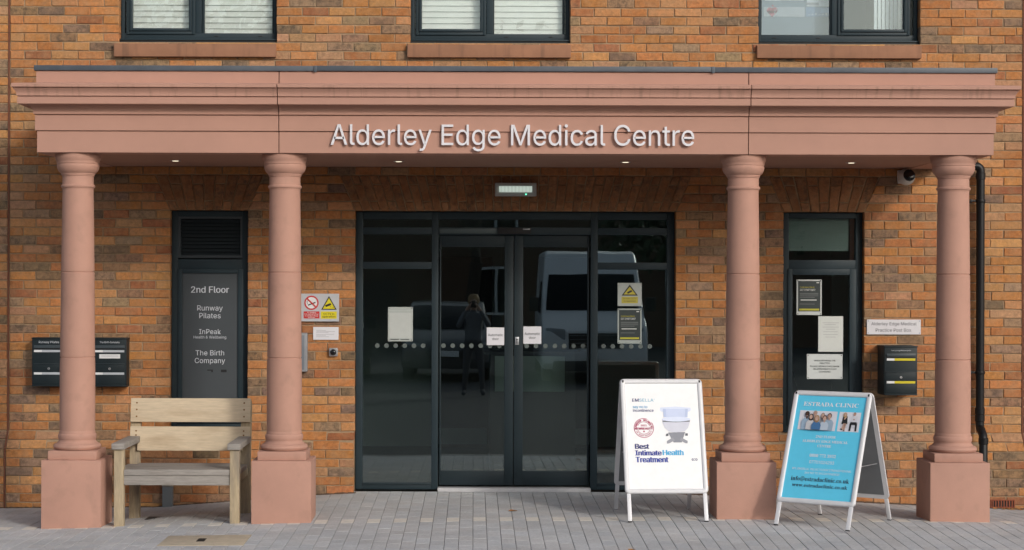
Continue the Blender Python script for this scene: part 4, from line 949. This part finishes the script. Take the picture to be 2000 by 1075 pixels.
def art_white(s, u0, u1, v0, v1):
    s.rect(u0, u1, v0, v1, ink(.86, .86, .87), 0)
    # measured on the enlarged photo (x 1200..1390, 5.374 px per pixel): board edges 96..890 across, 60..1075+ down
    k = (u1 - u0) / 815.0
    cxp = 500.0
    def uv(x, y): return ((x - cxp + (560 - y) * .030) * k, v1 - (y - 58) * k * 1.02)
    navy, blue, mid, pink = ink(.012, .022, .16), ink(.03, .22, .62), ink(.06, .40, .70), ink(.40, .008, .09)
    def tx(b, xa, xb, ya, yb_, m, off=0.0, f='sans'):
        a, c = uv((xa + xb) / 2, (ya + yb_) / 2); s.text(b, a, c, (xb - xa) * k, m, 2, f, h=(yb_ - ya) * k, offset=off)
    tx('EM', 158, 228, 228, 264, navy, .03); tx('SELLA', 234, 395, 228, 264, ink(.08, .38, .55)); tx('o', 398, 408, 230, 240, ink(.08, .38, .55))
    tx('say no to', 162, 325, 308, 345, ink(.04, .33, .6), .03); tx('incontinence', 164, 393, 345, 378, navy, .03)
    tx('Best', 182, 332, 738, 795, navy, .10); tx('Intimate', 183, 470, 808, 868, ink(.012, .03, .28), .10); tx('Health', 488, 714, 806, 866, mid, .10); tx('Treatment', 187, 543, 882, 945, ink(.012, .04, .32), .10)
    c0, c1 = uv(281, 560); r = 112 * k
    s.ring(c0, c1, r * .94, r, pink, 1, 70, 395); s.ring(c0, c1, r * .61, r * .655, pink, 1, 18, 162); s.ring(c0, c1, r * .61, r * .655, pink, 1, 200, 340)
    s.ring(c0, c1, r * .96, r, pink, 1, 62, 66)
    s.text('2021', c0, c1 + .26 * r, r * .58, pink, 2, offset=.08); s.text('NEWBEAUTY', c0, c1 - .07 * r, r * 1.78, pink, 3, h=r * .22, offset=.09); s.rect(c0 - .08 * r, c0 + .08 * r, c1 - .43 * r, c1 - .29 * r, pink, 1)
    word = 'AWARD WINNER'
    for i, ch in enumerate(word):
        if ch == ' ': continue
        a = R(170 - 160 * i / (len(word) - 1)); s.text(ch, c0 + .80 * r * math.cos(a), c1 + .80 * r * math.sin(a), None, pink, 2, h=r * .20, offset=.09, rot=a - math.pi / 2)
    word = 'THE BEAUTY AUTHORITY'
    for i, ch in enumerate(word):
        if ch == ' ': continue
        a = R(205 + 130 * i / (len(word) - 1)); s.text(ch, c0 + .80 * r * math.cos(a), c1 + .80 * r * math.sin(a), None, pink, 2, h=r * .12, offset=.06, rot=a + math.pi / 2)
    # the treatment chair
    lav, lav2, pal, gr, dk = ink(.55, .62, .82), ink(.66, .72, .88), ink(.60, .61, .70), ink(.22, .23, .27), ink(.10, .11, .13)
    def pg(pts, m, l=1): s.poly([uv(x, y) for x, y in reversed(pts)], m, l)
    pg([(468, 330), (640, 318), (808, 332), (812, 360), (790, 378), (485, 378), (465, 360)], lav2, 1)
    pg([(500, 345), (778, 345), (772, 440), (505, 440)], lav, 2); pg([(500, 345), (530, 345), (535, 440), (505, 440)], ink(.45, .53, .75), 3); pg([(750, 345), (778, 345), (772, 440), (742, 440)], ink(.45, .53, .75), 3)
    pg([(484, 465), (800, 465), (795, 500), (775, 560), (740, 596), (640, 612), (560, 600), (515, 560), (492, 500)], pal, 2)
    pg([(492, 480), (800, 478), (796, 490), (640, 497), (496, 492)], dk, 3)
    a, c = uv(645, 463); s.disc(a, c, 160 * k, lav2, 4, ry=28 * k)
    pg([(552, 612), (742, 606), (716, 680), (700, 722), (610, 722), (585, 680)], gr, 2); pg([(528, 626), (556, 622), (552, 650), (524, 652)], dk, 2); pg([(744, 620), (772, 622), (770, 648), (740, 648)], dk, 2)
    pg([(600, 668), (535, 708), (536, 736), (556, 734), (625, 700)], ink(.28, .29, .33), 3); pg([(695, 668), (766, 706), (764, 734), (740, 730), (680, 700)], ink(.28, .29, .33), 3)
    for xx in (818, 838, 858):
        a, c = uv(xx, 914); s.ring(a, c, 9 * k, 13 * k, navy, 1, n=10)
    pg([(805, 914), (818, 900), (822, 904), (812, 914), (822, 924), (818, 928)], navy, 1); pg([(872, 914), (859, 900), (855, 904), (865, 914), (855, 924), (859, 928)], navy, 1)
def art_blue(s, u0, u1, v0, v1):
    s.rect(u0, u1, v0, v1, ink(.12, .64, .90), 0)
    H, Wd = v1 - v0, u1 - u0; W0, BK = ink(.86, .88, .90), ink(.03, .04, .07)
    U = lambda a: u0 + a * Wd
    V_ = lambda b: v1 - b * H
    s.text('ESTRADA CLINIC', U(.50), V_(.083), Wd * .80, W0, 2, 'serif', h=H * .040)
    pic = ink(.74, .74, .80)
    a0, a1, b0, b1 = U(.065), U(.615), V_(.338), V_(.148); s.rect(a0, a1, b0, b1, pic, 1)
    a2, a3 = U(.645), U(.955); s.rect(a2, a3, b0, b1, pic, 1)
    pw, ph = a1 - a0, b1 - b0
    def person(x, y, sc, skin, hair, shirt, long_hair, bottom=0.0, l=2):
        X, Y = a0 + x * pw, b0 + y * ph; r = .062 * pw * sc
        sw = r * 2.0; s.poly([(X - sw * .92, b0 + bottom), (X + sw * .92, b0 + bottom), (X + sw * .98, Y - r * 2.7), (X + sw * .55, Y - r * 1.45), (X - sw * .55, Y - r * 1.45), (X - sw * .98, Y - r * 2.7)], shirt, l)
        s.poly([(X - r * .3, Y - r * 1.7), (X + r * .3, Y - r * 1.7), (X + r * .3, Y - r * .6), (X - r * .3, Y - r * .6)], skin, l + 1)
        if long_hair: s.disc(X, Y - r * .25, r * 1.08, hair, l + 1, ry=r * 1.55)
        s.disc(X, Y + r * .18, r * .92, hair, l + 2, ry=r * 1.12); s.disc(X, Y - r * .12, r * .74, skin, l + 3, ry=r * 1.0)
        s.rect(X - r * .32, X + r * .32, Y - r * .66, Y - r * .54, ink(.7, .55, .52), l + 4)
    sk1, sk2, dkk = ink(.50, .30, .23), ink(.56, .36, .28), ink(.07, .03, .02)
    person(.42, .86, .95, sk1, ink(.45, .40, .37), ink(.42, .38, .38), False)
    person(.63, .76, .92, sk2, ink(.30, .27, .26), ink(.4, .42, .46), True, l=3)
    person(.22, .78, 1.05, dkk, ink(.012, .01, .01), ink(.33, .45, .58), False, l=8)
    person(.82, .73, 1.0, sk1, ink(.05, .03, .03), ink(.34, .44, .55), False, l=9)
    person(.34, .66, .95, sk2, ink(.012, .01, .012), ink(.6, .6, .62), True, l=14)
    person(.71, .60, .98, sk2, ink(.09, .04, .025), ink(.52, .60, .70), False, l=15)
    person(.51, .58, 1.02, sk2, ink(.40, .24, .10), ink(.06, .17, .36), True, l=20)
    bw = a3 - a2
    def seat(X, skirt):
        u = bw
        s.poly([(X - .16 * u, b0 + .18 * ph), (X + .16 * u, b0 + .18 * ph), (X + .2 * u, b0 + .5 * ph), (X - .2 * u, b0 + .5 * ph)], ink(.62, .63, .68), 2)
    X = a2 + .30 * bw; seat(X, 1); blk = ink(.012, .012, .015)
    s.poly([(X - .14 * bw, b0 + .38 * ph), (X + .14 * bw, b0 + .38 * ph), (X + .10 * bw, b0 + .78 * ph), (X - .10 * bw, b0 + .78 * ph)], blk, 3)
    s.poly([(X - .12 * bw, b0 + .10 * ph), (X - .04 * bw, b0 + .08 * ph), (X + .08 * bw, b0 + .42 * ph), (X - .04 * bw, b0 + .42 * ph)], sk2, 4); s.poly([(X - .02 * bw, b0 + .06 * ph), (X + .05 * bw, b0 + .06 * ph), (X + .1 * bw, b0 + .42 * ph), (X + .0 * bw, b0 + .42 * ph)], sk1, 4)
    s.poly([(X - .06 * bw, b0 + .62 * ph), (X + .0, b0 + .6 * ph), (X + .08 * bw, b0 + .74 * ph), (X + .04 * bw, b0 + .78 * ph)], sk2, 5)
    s.disc(X - .01 * bw, b0 + .84 * ph, .085 * bw, ink(.45, .29, .12), 6, ry=.13 * ph); s.disc(X, b0 + .86 * ph, .055 * bw, sk2, 7, ry=.085 * ph)
    s.poly([(X - .16 * bw, b0 + .12 * ph), (X - .08 * bw, b0 + .06 * ph), (X - .05 * bw, b0 + .10 * ph), (X - .12 * bw, b0 + .16 * ph)], blk, 5); s.poly([(X - .03 * bw, b0 + .02 * ph), (X + .06 * bw, b0 + .02 * ph), (X + .05 * bw, b0 + .08 * ph)], blk, 5)
    X = a2 + .72 * bw; seat(X, 0)
    s.poly([(X - .16 * bw, b0 + .48 * ph), (X + .16 * bw, b0 + .48 * ph), (X + .14 * bw, b0 + .80 * ph), (X - .14 * bw, b0 + .80 * ph)], ink(.66, .67, .72), 3)
    s.poly([(X - .17 * bw, b0 + .36 * ph), (X + .17 * bw, b0 + .36 * ph), (X + .14 * bw, b0 + .50 * ph), (X - .14 * bw, b0 + .50 * ph)], blk, 4)
    for sx in (-1, 1): s.poly([(X + sx * .17 * bw, b0 + .40 * ph), (X + sx * .08 * bw, b0 + .40 * ph), (X + sx * .10 * bw, b0 + .04 * ph), (X + sx * .18 * bw, b0 + .04 * ph)], blk, 4)
    s.disc(X, b0 + .91 * ph, .06 * bw, ink(.3, .2, .13), 4, ry=.09 * ph); s.disc(X, b0 + .89 * ph, .05 * bw, sk1, 5, ry=.08 * ph)
    s.rect(X - .03 * bw, X + .03 * bw, b0 + .60 * ph, b0 + .66 * ph, sk1, 5)
    for body, v, w, f in (('2ND FLOOR', .398, .29, 'serif'), ('ALDERLEY EDGE MEDICAL', .444, .66, 'serif'), ('CENTRE', .488, .20, 'serif'), ('0800 772 3952', .582, .38, 'serif'), ('07701024293', .645, .36, 'hum')):
        s.text(body, U(.50), V_(v), Wd * w, W0, 2, f)
    s.text('BTL EMSELLA  PELVIC FLOOR STRENGTHENING', U(.515), V_(.716), Wd * .85, W0, 2, 'hum'); s.text('SAY NO TO INCONTINENCE!', U(.53), V_(.752), Wd * .50, W0, 2, 'hum')
    s.text('info@estradaclinic.co.uk', U(.515), V_(.812), Wd * .84, BK, 2, 'serif', h=H * .046); s.text('www.estradaclinic.co.uk', U(.525), V_(.872), Wd * .80, BK, 2, 'serif', h=H * .034)
a_board(1.436, -1.53, R(3.5), 1.035, .375, .808, 'white pavement board advertising a treatment chair, left of the third column', art_white, -.012)
a_board(2.696, -1.885, R(-34.8), .962, .385, .832, 'blue pavement board with two group photos, between the two right columns', art_blue, -.016, .62)

# ------------------------------------------------------------------ small things on the paving
mx0, mx1, my0, my1 = -2.2, -1.6, -2.86, -2.345
q = MB(); lo = [(mx0, my0), (mx1, my0), (mx1, my1), (mx0, my1)]
q.hexa([(x, y, ground_z(x, y) - .03) for x, y in lo], [(x, y, ground_z(x, y) + .003) for x, y in lo])
kx_, ky_ = -1.925, -2.60
mh = q.build('manhole_cover', M_concrete, bevel=.004); tag(mh, 'beige rectangular inspection cover set in the paving in front of the bench', 'manhole cover')
q = MB(); q.hexa([(kx_ - .028, ky_ - .075, ground_z(kx_, ky_) + .002), (kx_ + .028, ky_ - .075, ground_z(kx_, ky_) + .002), (kx_ + .028, ky_ + .075, ground_z(kx_, ky_) + .002), (kx_ - .028, ky_ + .075, ground_z(kx_, ky_) + .002)], [(kx_ - .028, ky_ - .075, ground_z(kx_, ky_) + .0055), (kx_ + .028, ky_ - .075, ground_z(kx_, ky_) + .0055), (kx_ + .028, ky_ + .075, ground_z(kx_, ky_) + .0055), (kx_ - .028, ky_ + .075, ground_z(kx_, ky_) + .0055)])
q.build('key_slot', M_black, mh)
gx, gy = PX(309, -1.0), -.95
q = MB(); gz = ground_z(gx, gy)
frame_rect(q, 0, .125, 0, .2, .012, .012, .012, .012, 0, .006)
for k in range(6): q.box(.012, .113, 0, .005, .03 + k * .026, .042 + k * .026)
q.box(.012, .113, .0051, .0055, .012, .188, 1)
o = q.build('gully_grate', [mat('cast_iron', (.03, .03, .032), .6, .2, 20), M_black], xf=Matrix.Translation((gx - .06, gy - .1, gz + .006)) @ Matrix.Rotation(R(-90), 4, 'X') @ Matrix.Scale(-1, 4, (0, 0, 1)))
tag(o, 'small dark gully grate in the paving under the bench', 'drain')
leaves = [(PX(1003, -1.3), -1.28, 0, 1.1, 'curled brown leaf lying on the paving before the sliding doors'), (PX(1235, -3.1), -3.12, .7, 1.0, 'brown leaf at the bottom edge of the picture below the white pavement board')]
for k in range(7): leaves.append((4.40 + .035 * k + random.uniform(-.02, .02), -.16 - random.uniform(0, .05), random.uniform(0, 3), random.uniform(.7, 1.1), 'small orange leaf in the litter below the air brick'))
for x, y, rot, sc, lab in leaves:
    q = MB(); g = ground_z(x, y); pts = [(-.035, 0, .004), (-.015, .018, .012), (.012, .016, .010), (.038, 0, .005), (.012, -.016, .013), (-.015, -.018, .006)]
    ctr = (0, 0, .004); ca, sa = math.cos(rot), math.sin(rot)
    P3 = [(x + sc * (a * ca - b * sa), y + sc * (a * sa + b * ca), g + sc * c) for a, b, c in pts + [ctr]]
    for i in range(6): q.quad([P3[i], P3[(i + 1) % 6], P3[6]])
    o = q.build('leaf', M_leaf, fix=False); tag(o, lab, 'leaf', 'fallen leaves')

q = MB(); rs = random.Random(5)
for a, b in ((WX0, ENT[0] - .02), (ENT[1] + .02, WX1)):
    x = a
    while x < b:
        w2 = rs.uniform(.02, .05); dpt = rs.uniform(.004, .022); y = -.1095; g = ground_z(x, y - .01)
        q.quad([(x, y, g + .008 + rs.uniform(0, .006)), (x - .005, y - dpt, g + .0012), (x + w2 * .5, y - dpt - rs.uniform(0, .01), g + .0012), (x + w2 + .005, y - dpt * .8, g + .0012), (x + w2, y, g + .008 + rs.uniform(0, .006))]); x += w2
    for _ in range(int((b - a) * 38)):
        x = rs.uniform(a, b); y = -.11 - abs(rs.gauss(0, .03)) - .006; g = ground_z(x, y); r = rs.uniform(.002, .007); an = rs.uniform(0, 3)
        q.quad([(x + r * math.cos(an + k * 1.57) * (1 if k % 2 else .5), y + r * math.sin(an + k * 1.57), g + .002 + rs.uniform(0, .003)) for k in range(4)])
tag(q.build('soil_litter', mat('soil', (.10, .065, .04), .95, .35, 60), fix=False, smooth=0), kind='stuff')

# ------------------------------------------------------------------ inside, seen dimly through the glass
t = thing('reception_counter', (.52, 1.5, 0), 'dark reception counter with pale front panel seen through the right sliding door', 'counter')
q = MB(); q.box(.15, .95, 1.53, 2.0, .0, 1.10); q.box(.10, 1.0, 1.48, 2.05, 1.101, 1.13); q.build('carcass', mat('counter_dark', (.05, .045, .04), .5, .1, 5), t, bevel=.004)
q = MB(); q.box(.2, .85, 1.505, 1.529, .76, 1.09); q.build('front_panel', mat('counter_pale', (.36, .40, .36), .5, .05, 4), t, bevel=.002)
t = thing('office_chair', (2.83, .75, -.05), 'dark office chair behind the narrow right window', 'chair')
q = MB(); q.box(2.62, 3.02, .62, 1.0, .40, .46); q.build('seat', mat('chair_fabric', (.05, .06, .075), .9, .1, 20), t, bevel=.02)
q = MB(); q.hexa([(2.64, .98, .55), (3.0, .98, .55), (3.0, 1.03, .55), (2.64, 1.03, .55)], [(2.66, 1.06, .98), (2.90, 1.06, .98), (2.90, 1.10, .98), (2.66, 1.10, .98)]); q.build('backrest', mat('chair_fabric', (.05, .06, .075), .9, .1, 20), t, bevel=.015)
q = MB(); q.tube([(2.82, .8, -.05), (2.82, .8, .40)], .03); q.build('stem', M_black, t); q = MB(); q.tube([(2.82, 1.01, .43), (2.82, 1.03, .56)], .02); q.build('back_support', M_black, t)

# ------------------------------------------------------------------ across the street: what the glass mirrors
def profile_body(mb, prof, hw, zbelt, taper, m=0):
    """side profile [(y, z)] swept across the width, narrowing above the belt line"""
    f = lambda z: hw * (1 - taper * max(0, z - zbelt)); mb.hexa([(-f(z), y, z) for y, z in prof], [(f(z), y, z) for y, z in prof], m)
def wheel_parts(t, X, Y, zg, r, w):
    q = MB(); q.lathe([(r * .62, -w / 2), (r * .92, -w / 2), (r, -w * .35), (r, w * .35), (r * .92, w / 2), (r * .62, w / 2)], 0, Y, 28, 0, 'X', 0)
    q.v = [(v[0] + X, v[1], v[2] + zg + r) for v in q.v]; tyre = q.build('wheel', M_black, t)
    q = MB(); q.lathe([(r * .25, -w * .52), (r * .61, -w * .45), (r * .61, w * .45), (r * .25, w * .52)], 0, Y, 20, 0, 'X', 0)
    q.v = [(v[0] + X, v[1], v[2] + zg + r) for v in q.v]; q.build('rim', M_silver, tyre)
def vehicle(name, loc, label, cat, prof, hw, zbelt, taper, paint, screen, side, wheels, r, lamps, grille, group=None, plate=True):
    Z0 = -.19
    t = thing(name, (loc[0], loc[1], Z0), label, cat, group)
    def B(q, nm, m, par, **k):
        q.v = [(v[0] + loc[0], v[1] + loc[1], v[2] + Z0) for v in q.v]; return q.build(nm, m, par, **k)
    f = lambda z: hw * (1 - taper * max(0, z - zbelt))
    q = MB(); profile_body(q, prof, hw, zbelt, taper); body = B(q, 'body', paint, t, bevel=.07, seg=4)
    dark = mat('vehicle_glass', (.010, .012, .014), .12, .05, 3, spec=.15)
    (y0, z0), (y1, z1) = screen; q = MB(); o = Vector((0, z1 - z0, y0 - y1)).normalized() * .012
    a, b = f(z0) - .10, f(z1) - .10
    lo = [(-a, y0, z0), (a, y0, z0), (b, y1, z1), (-b, y1, z1)]; q.hexa([(x, y - o.y, z - o.z) for x, y, z in lo], [(x, y + o.y, z + o.z) for x, y, z in lo]); B(q, 'windscreen', dark, t, bevel=.006)
    for sx in (-1, 1):
        q = MB(); lo = [(sx * (f(z) - .02), y, z) for y, z in side]; hi = [(sx * (f(z) + .008), y, z) for y, z in side]; q.hexa(lo, hi); B(q, 'side_window', dark, t)
        (la, lb, lc, ld, ly) = lamps
        q = MB(); q.hexa([(sx * la, ly - .12, lc), (sx * lb, ly - .22, lc + .04), (sx * lb, ly - .22, ld + .04), (sx * la, ly - .12, ld)], [(sx * la, ly + .012, lc), (sx * lb, ly - .06, lc + .04), (sx * lb, ly - .06, ld + .04), (sx * la, ly + .012, ld)]); B(q, 'headlight', mat('lamp_glass', (.30, .33, .36), .12, .1, 14), t, bevel=.02)
        q = MB(); q.box(sx * (hw + .02), sx * (hw + .24), screen[0][0] - .18, screen[0][0] - .06, z0 - .02, z0 + .26); B(q, 'wing_mirror', M_black, t, bevel=.04, seg=3)
        for wy in wheels:
            x = sx * (hw - .13) + loc[0]; wheel_parts(t, x, wy + loc[1], Z0, r, .22)
    gx, gz0, gz1, gy = grille
    q = MB(); q.box(-gx, gx, gy - .1, gy + .014, gz0, gz1); n = 4
    for k in range(n): q.box(-gx + .02, gx - .02, gy + .0145, gy + .022, gz0 + (gz1 - gz0) * (k + .3) / n, gz0 + (gz1 - gz0) * (k + .5) / n, 1)
    B(q, 'grille', [M_black, M_silver], t, bevel=.004)
    q = MB(); q.box(-hw * .8, hw * .8, gy - .1, gy + .012, .26, .46); B(q, 'lower_bumper', mat('bumper_grey', (.03, .03, .032), .6, .1, 9), t, bevel=.02)
    q = MB(); q.box(-.26, .26, gy + .0125, gy + .03, .5, .61); B(q, 'number_plate', M_white, t)
    return t
van_paint = mat('van_white', (.74, .75, .76), .3, .03, 3); blue_paint = mat('car_navy', (.02, .03, .06), .22, .05, 3); grey_paint = mat('car_grey', (.10, .105, .11), .25, .05, 3)
van_prof = [(-5.5, .35), (-.1, .30), (.0, .42), (.0, .80), (-.06, 1.02), (-.30, 1.20), (-.85, 1.36), (-1.55, 2.16), (-1.95, 2.58), (-2.3, 2.64), (-5.4, 2.64), (-5.5, 2.5)]
vehicle('parked_van', (2.38, -20.2), 'white high-roof van parked across the street facing the entrance', 'van', van_prof, 1.03, 1.25, .075, van_paint,
        ((-.90, 1.425), (-1.52, 2.134)), [(-1.25, 1.36), (-2.5, 1.36), (-2.5, 2.0), (-1.75, 2.0)], (-1.05, -4.5), .36, (.58, .96, .84, 1.06, -.02), (.52, .70, .98, .0))
car_prof = [(-4.2, .35), (-.1, .26), (.0, .40), (-.02, .68), (-.25, .86), (-1.15, 1.0), (-1.95, 1.50), (-2.4, 1.58), (-3.4, 1.54), (-4.0, 1.05), (-4.2, .95)]
for x, y, paint, lab in ((-.55, -21.0, grey_paint, 'grey car parked beside the white van across the street'), (-3.1, -20.6, blue_paint, 'navy car parked across the street beyond the grey car')):
    vehicle('parked_car', (x, y), lab, 'car', car_prof, .89, .98, .22, paint, ((-1.20, 1.040), (-1.90, 1.478)), [(-1.6, 1.02), (-3.4, 1.02), (-3.2, 1.46), (-2.1, 1.46)], (-.85, -3.45), .32, (.42, .82, .60, .74, -.03), (.38, .46, .62, -.012), group='cars parked across the street')
# the photographer
def figure(loc, zg):
    t = thing('person', (loc[0], loc[1], zg), 'person in dark jacket and trousers photographing the entrance doors', 'person')
    J = {'pelvis': (0, 0, .93, .135), 'waist': (0, .0, 1.08, .125), 'chest': (0, .01, 1.30, .145), 'neckb': (0, .0, 1.45, .075), 'neck': (0, .02, 1.52, .055), 'head': (0, .04, 1.62, .085), 'crown': (0, .03, 1.71, .075)}
    for s, n in ((-1, 'l'), (1, 'r')):
        J.update({'hip' + n: (s * .095, 0, .88, .095), 'knee' + n: (s * .13, .03, .49, .062), 'ankle' + n: (s * .15, -.01, .09, .042), 'toe' + n: (s * .17, .17, .04, .040),
                  'sh' + n: (s * .175, .0, 1.41, .065), 'el' + n: (s * .27, .14, 1.20, .048), 'wr' + n: (s * .12, .30, 1.50, .030), 'palm' + n: (s * .085, .31, 1.56, .036)})
    E_ = [('pelvis', 'waist'), ('waist', 'chest'), ('chest', 'neckb'), ('neckb', 'neck'), ('neck', 'head'), ('head', 'crown')]
    for n in 'lr': E_ += [('pelvis', 'hip' + n), ('hip' + n, 'knee' + n), ('knee' + n, 'ankle' + n), ('ankle' + n, 'toe' + n), ('chest', 'sh' + n), ('sh' + n, 'el' + n), ('el' + n, 'wr' + n), ('wr' + n, 'palm' + n)]
    for s, n in ((-1, 'l'), (1, 'r')):
        for k in range(4):
            a, b = 'f%d%s1' % (k, n), 'f%d%s2' % (k, n); J[a] = (s * (.075 - .01 * k), .325 + .004 * k, 1.60 + .010 * k - .02, .010); J[b] = (s * (.045 - .006 * k), .345, 1.615 + .012 * k - .02, .008); E_ += [('palm' + n, a), (a, b)]
        J['t' + n] = (s * .06, .30, 1.535, .011); E_.append(('palm' + n, 't' + n))
    names = list(J); me = bpy.data.meshes.new('body'); me.from_pydata([J[k][:3] for k in names], [(names.index(a), names.index(b)) for a, b in E_], [])
    o = bpy.data.objects.new('body', me); COL.objects.link(o)
    md = o.modifiers.new('skin', 'SKIN'); sv = me.skin_vertices[0].data
    for i, k in enumerate(names): sv[i].radius = (J[k][3], J[k][3]); sv[i].use_root = (k == 'pelvis')
    sb = o.modifiers.new('sub', 'SUBSURF'); sb.levels = sb.render_levels = 2
    bpy.context.view_layer.update(); me2 = bpy.data.meshes.new_from_object(o.evaluated_get(bpy.context.evaluated_depsgraph_get()))
    bpy.data.objects.remove(o)
    jk, tr, sk = mat('dark_jacket', (.15, .16, .18), .85, .15, 14), mat('dark_trousers', (.07, .07, .08), .85, .15, 14), mat('skin', (.50, .31, .23), .55, .06, 20)
    me2.materials.clear()
    for m in (jk, tr, sk): me2.materials.append(m)
    for p in me2.polygons:
        c = p.center; p.material_index = 1 if c.z < .96 else (2 if (c.z > 1.49 and (abs(c.x) < .1 or c.y > .28)) else 0); p.use_smooth = True
    me2.name = 'body'; b = bpy.data.objects.new('body', me2); COL.objects.link(b); b.parent = t
    q = MB(); q.lathe([(.02, .115), (.07, .10), (.098, .05), (.103, 0), (.09, -.05)], 0, -.005, 20, 0, 'Z', 1.655); q.v = [(v[0] + loc[0], v[1] + loc[1], v[2] + zg) for v in q.v]
    q.build('hair', mat('fair_hair', (.30, .19, .09), .7, .2, 30), t, smooth=60)
    for s in (-1, 1):
        q = MB(); q.lathe([(.004, -.02), (.012, -.01), (.013, .008), (.006, .018)], s * .035 + loc[0], .108 + loc[1], 12, 0, 'Z', 1.63 + zg); q.build('eye', mat('eye_dark', (.03, .02, .015), .2, .1, 20), t)
    k = thing('camera', (loc[0], loc[1] + .25, zg + 1.58), 'black camera held at the face of the person across from the doors', 'camera')
    q = MB(); q.box(loc[0] - .068, loc[0] + .068, loc[1] + .20, loc[1] + .26, zg + 1.545, zg + 1.64); q.box(loc[0] - .028, loc[0] + .028, loc[1] + .205, loc[1] + .262, zg + 1.6405, zg + 1.665); q.build('camera_body', M_black, k, bevel=.008)
    q = MB(); q.lathe([(.034, .0), (.036, .03), (.036, .07), (.033, .075)], loc[0], loc[1] + .261, 24, 0, 'Y', zg + 1.592); q.build('lens', M_black, k)
figure((0.0, -16.35), -.19)
# trees and houses
def tree(x, y, h, w, label, col, seed):
    rnd = random.Random(seed); t = thing('street_tree', (x, y, -.2), label, 'tree', 'trees across the street')
    q = MB(); P = [Vector((x + rnd.uniform(-.1, .1) * k, y + rnd.uniform(-.1, .1) * k, -.2 + h * .16 * k)) for k in range(4)]
    for k in range(3): q.tube([P[k], P[k + 1]], .22 * h / 8 * (1 - .22 * k), 10)
    tips = []
    for k in range(9):
        a = rnd.uniform(0, 6.28); z = h * rnd.uniform(.45, .95); rr = w * .5 * rnd.uniform(.3, .95) * math.sin(math.pi * min(1, max(.12, (z / h - .2) / .85)))
        e = Vector((x + rr * math.cos(a), y + rr * math.sin(a), z)); s = P[2].lerp(P[3], rnd.random()); q.tube([s, s.lerp(e, .5) + Vector((0, 0, .2)), e], .05, 6); tips.append(e)
    q.build('trunk', mat('bark', (.06, .045, .035), .9, .2, 8), t)
    q = MB()
    for e in tips + [P[3] + Vector((0, 0, h * .3))]:
        R0 = w * rnd.uniform(.2, .34)
        for _ in range(230):
            d = Vector((rnd.gauss(0, 1), rnd.gauss(0, 1), rnd.gauss(0, .8))).normalized() * R0 * rnd.random() ** .4
            c = e + d; n = Vector((rnd.gauss(0, 1), rnd.gauss(0, 1), rnd.gauss(0, 1) + .6)).normalized(); u = n.orthogonal().normalized(); v = n.cross(u); s = rnd.uniform(.08, .2)
            q.quad([c - u * s, c + v * s * .6, c + u * s, c - v * s * .6])
    q.build('crown', col, t, smooth=0, fix=False)
g1, g2 = mat('leaf_dark', (.03, .055, .018), .6, .3, 2), mat('leaf_mid', (.055, .085, .025), .6, .3, 2)
for i, (x, y, h, w, lab, c) in enumerate(((-16, -31, 11, 7, 'tall dark broadleaf tree far left across the street', g1), (-10, -33, 12, 8, 'tallest broad tree across the street, left of the cars', g2), (-5.5, -30, 9.5, 6, 'dark round tree behind the navy car across the street', g1), (0, -34, 8, 6, 'mid green tree behind the grey car across the street', g2), (5.5, -33, 6.5, 5, 'small tree behind the white van across the street', g1), (12, -33, 7, 6, 'dark tree right of the white van across the street', g1))):
    tree(x, y, h, w, lab, c, 40 + i)
hs_ = thing('terraced_houses', (0, -42, -.2), 'row of dark brick houses with slate roof across the street', 'building')
q = MB(); q.box(-45, 45, -50, -42, -.2, 5.6); q.build('wall', mat('house_brick', (.13, .075, .05), .9, .15, 3, .3, 20), hs_)
q = MB(); q.hexa([(-45.4, -41.6, 5.6), (-45.4, -50.4, 5.6), (-45.4, -46, 8.6)], [(45.4, -41.6, 5.6), (45.4, -50.4, 5.6), (45.4, -46, 8.6)]); rf = q.build('roof', mat('slate', (.05, .052, .06), .7, .15, 5), hs_)
for x in (-30, -14, 3, 20, 35):
    q = MB(); q.box(x, x + 1.1, -46.6, -45.4, 8.0, 9.9); q.build('chimney', mat('house_brick', (.13, .075, .05), .9, .15, 3), rf)
for x in range(-42, 43, 6):
    for z in (.8, 3.4):
        q = MB(); frame_rect(q, x, x + 1.4, z, z + 1.5, .08, .08, .08, .08, -41.99, -41.93); q.box(x + .66, x + .74, -41.99, -41.94, z + .08, z + 1.42); wn = q.build('window', M_white, hs_)
        q = MB(); q.box(x + .08, x + 1.32, -41.985, -41.96, z + .08, z + 1.42); q.build('pane', mat('vehicle_glass', (.012, .015, .018), .06), wn)
    q = MB(); q.box(x + 2.6, x + 3.6, -41.99, -41.93, -.2, 1.9); q.build('door', mat('house_door', (.05, .03, .03), .5, .1, 5), hs_)
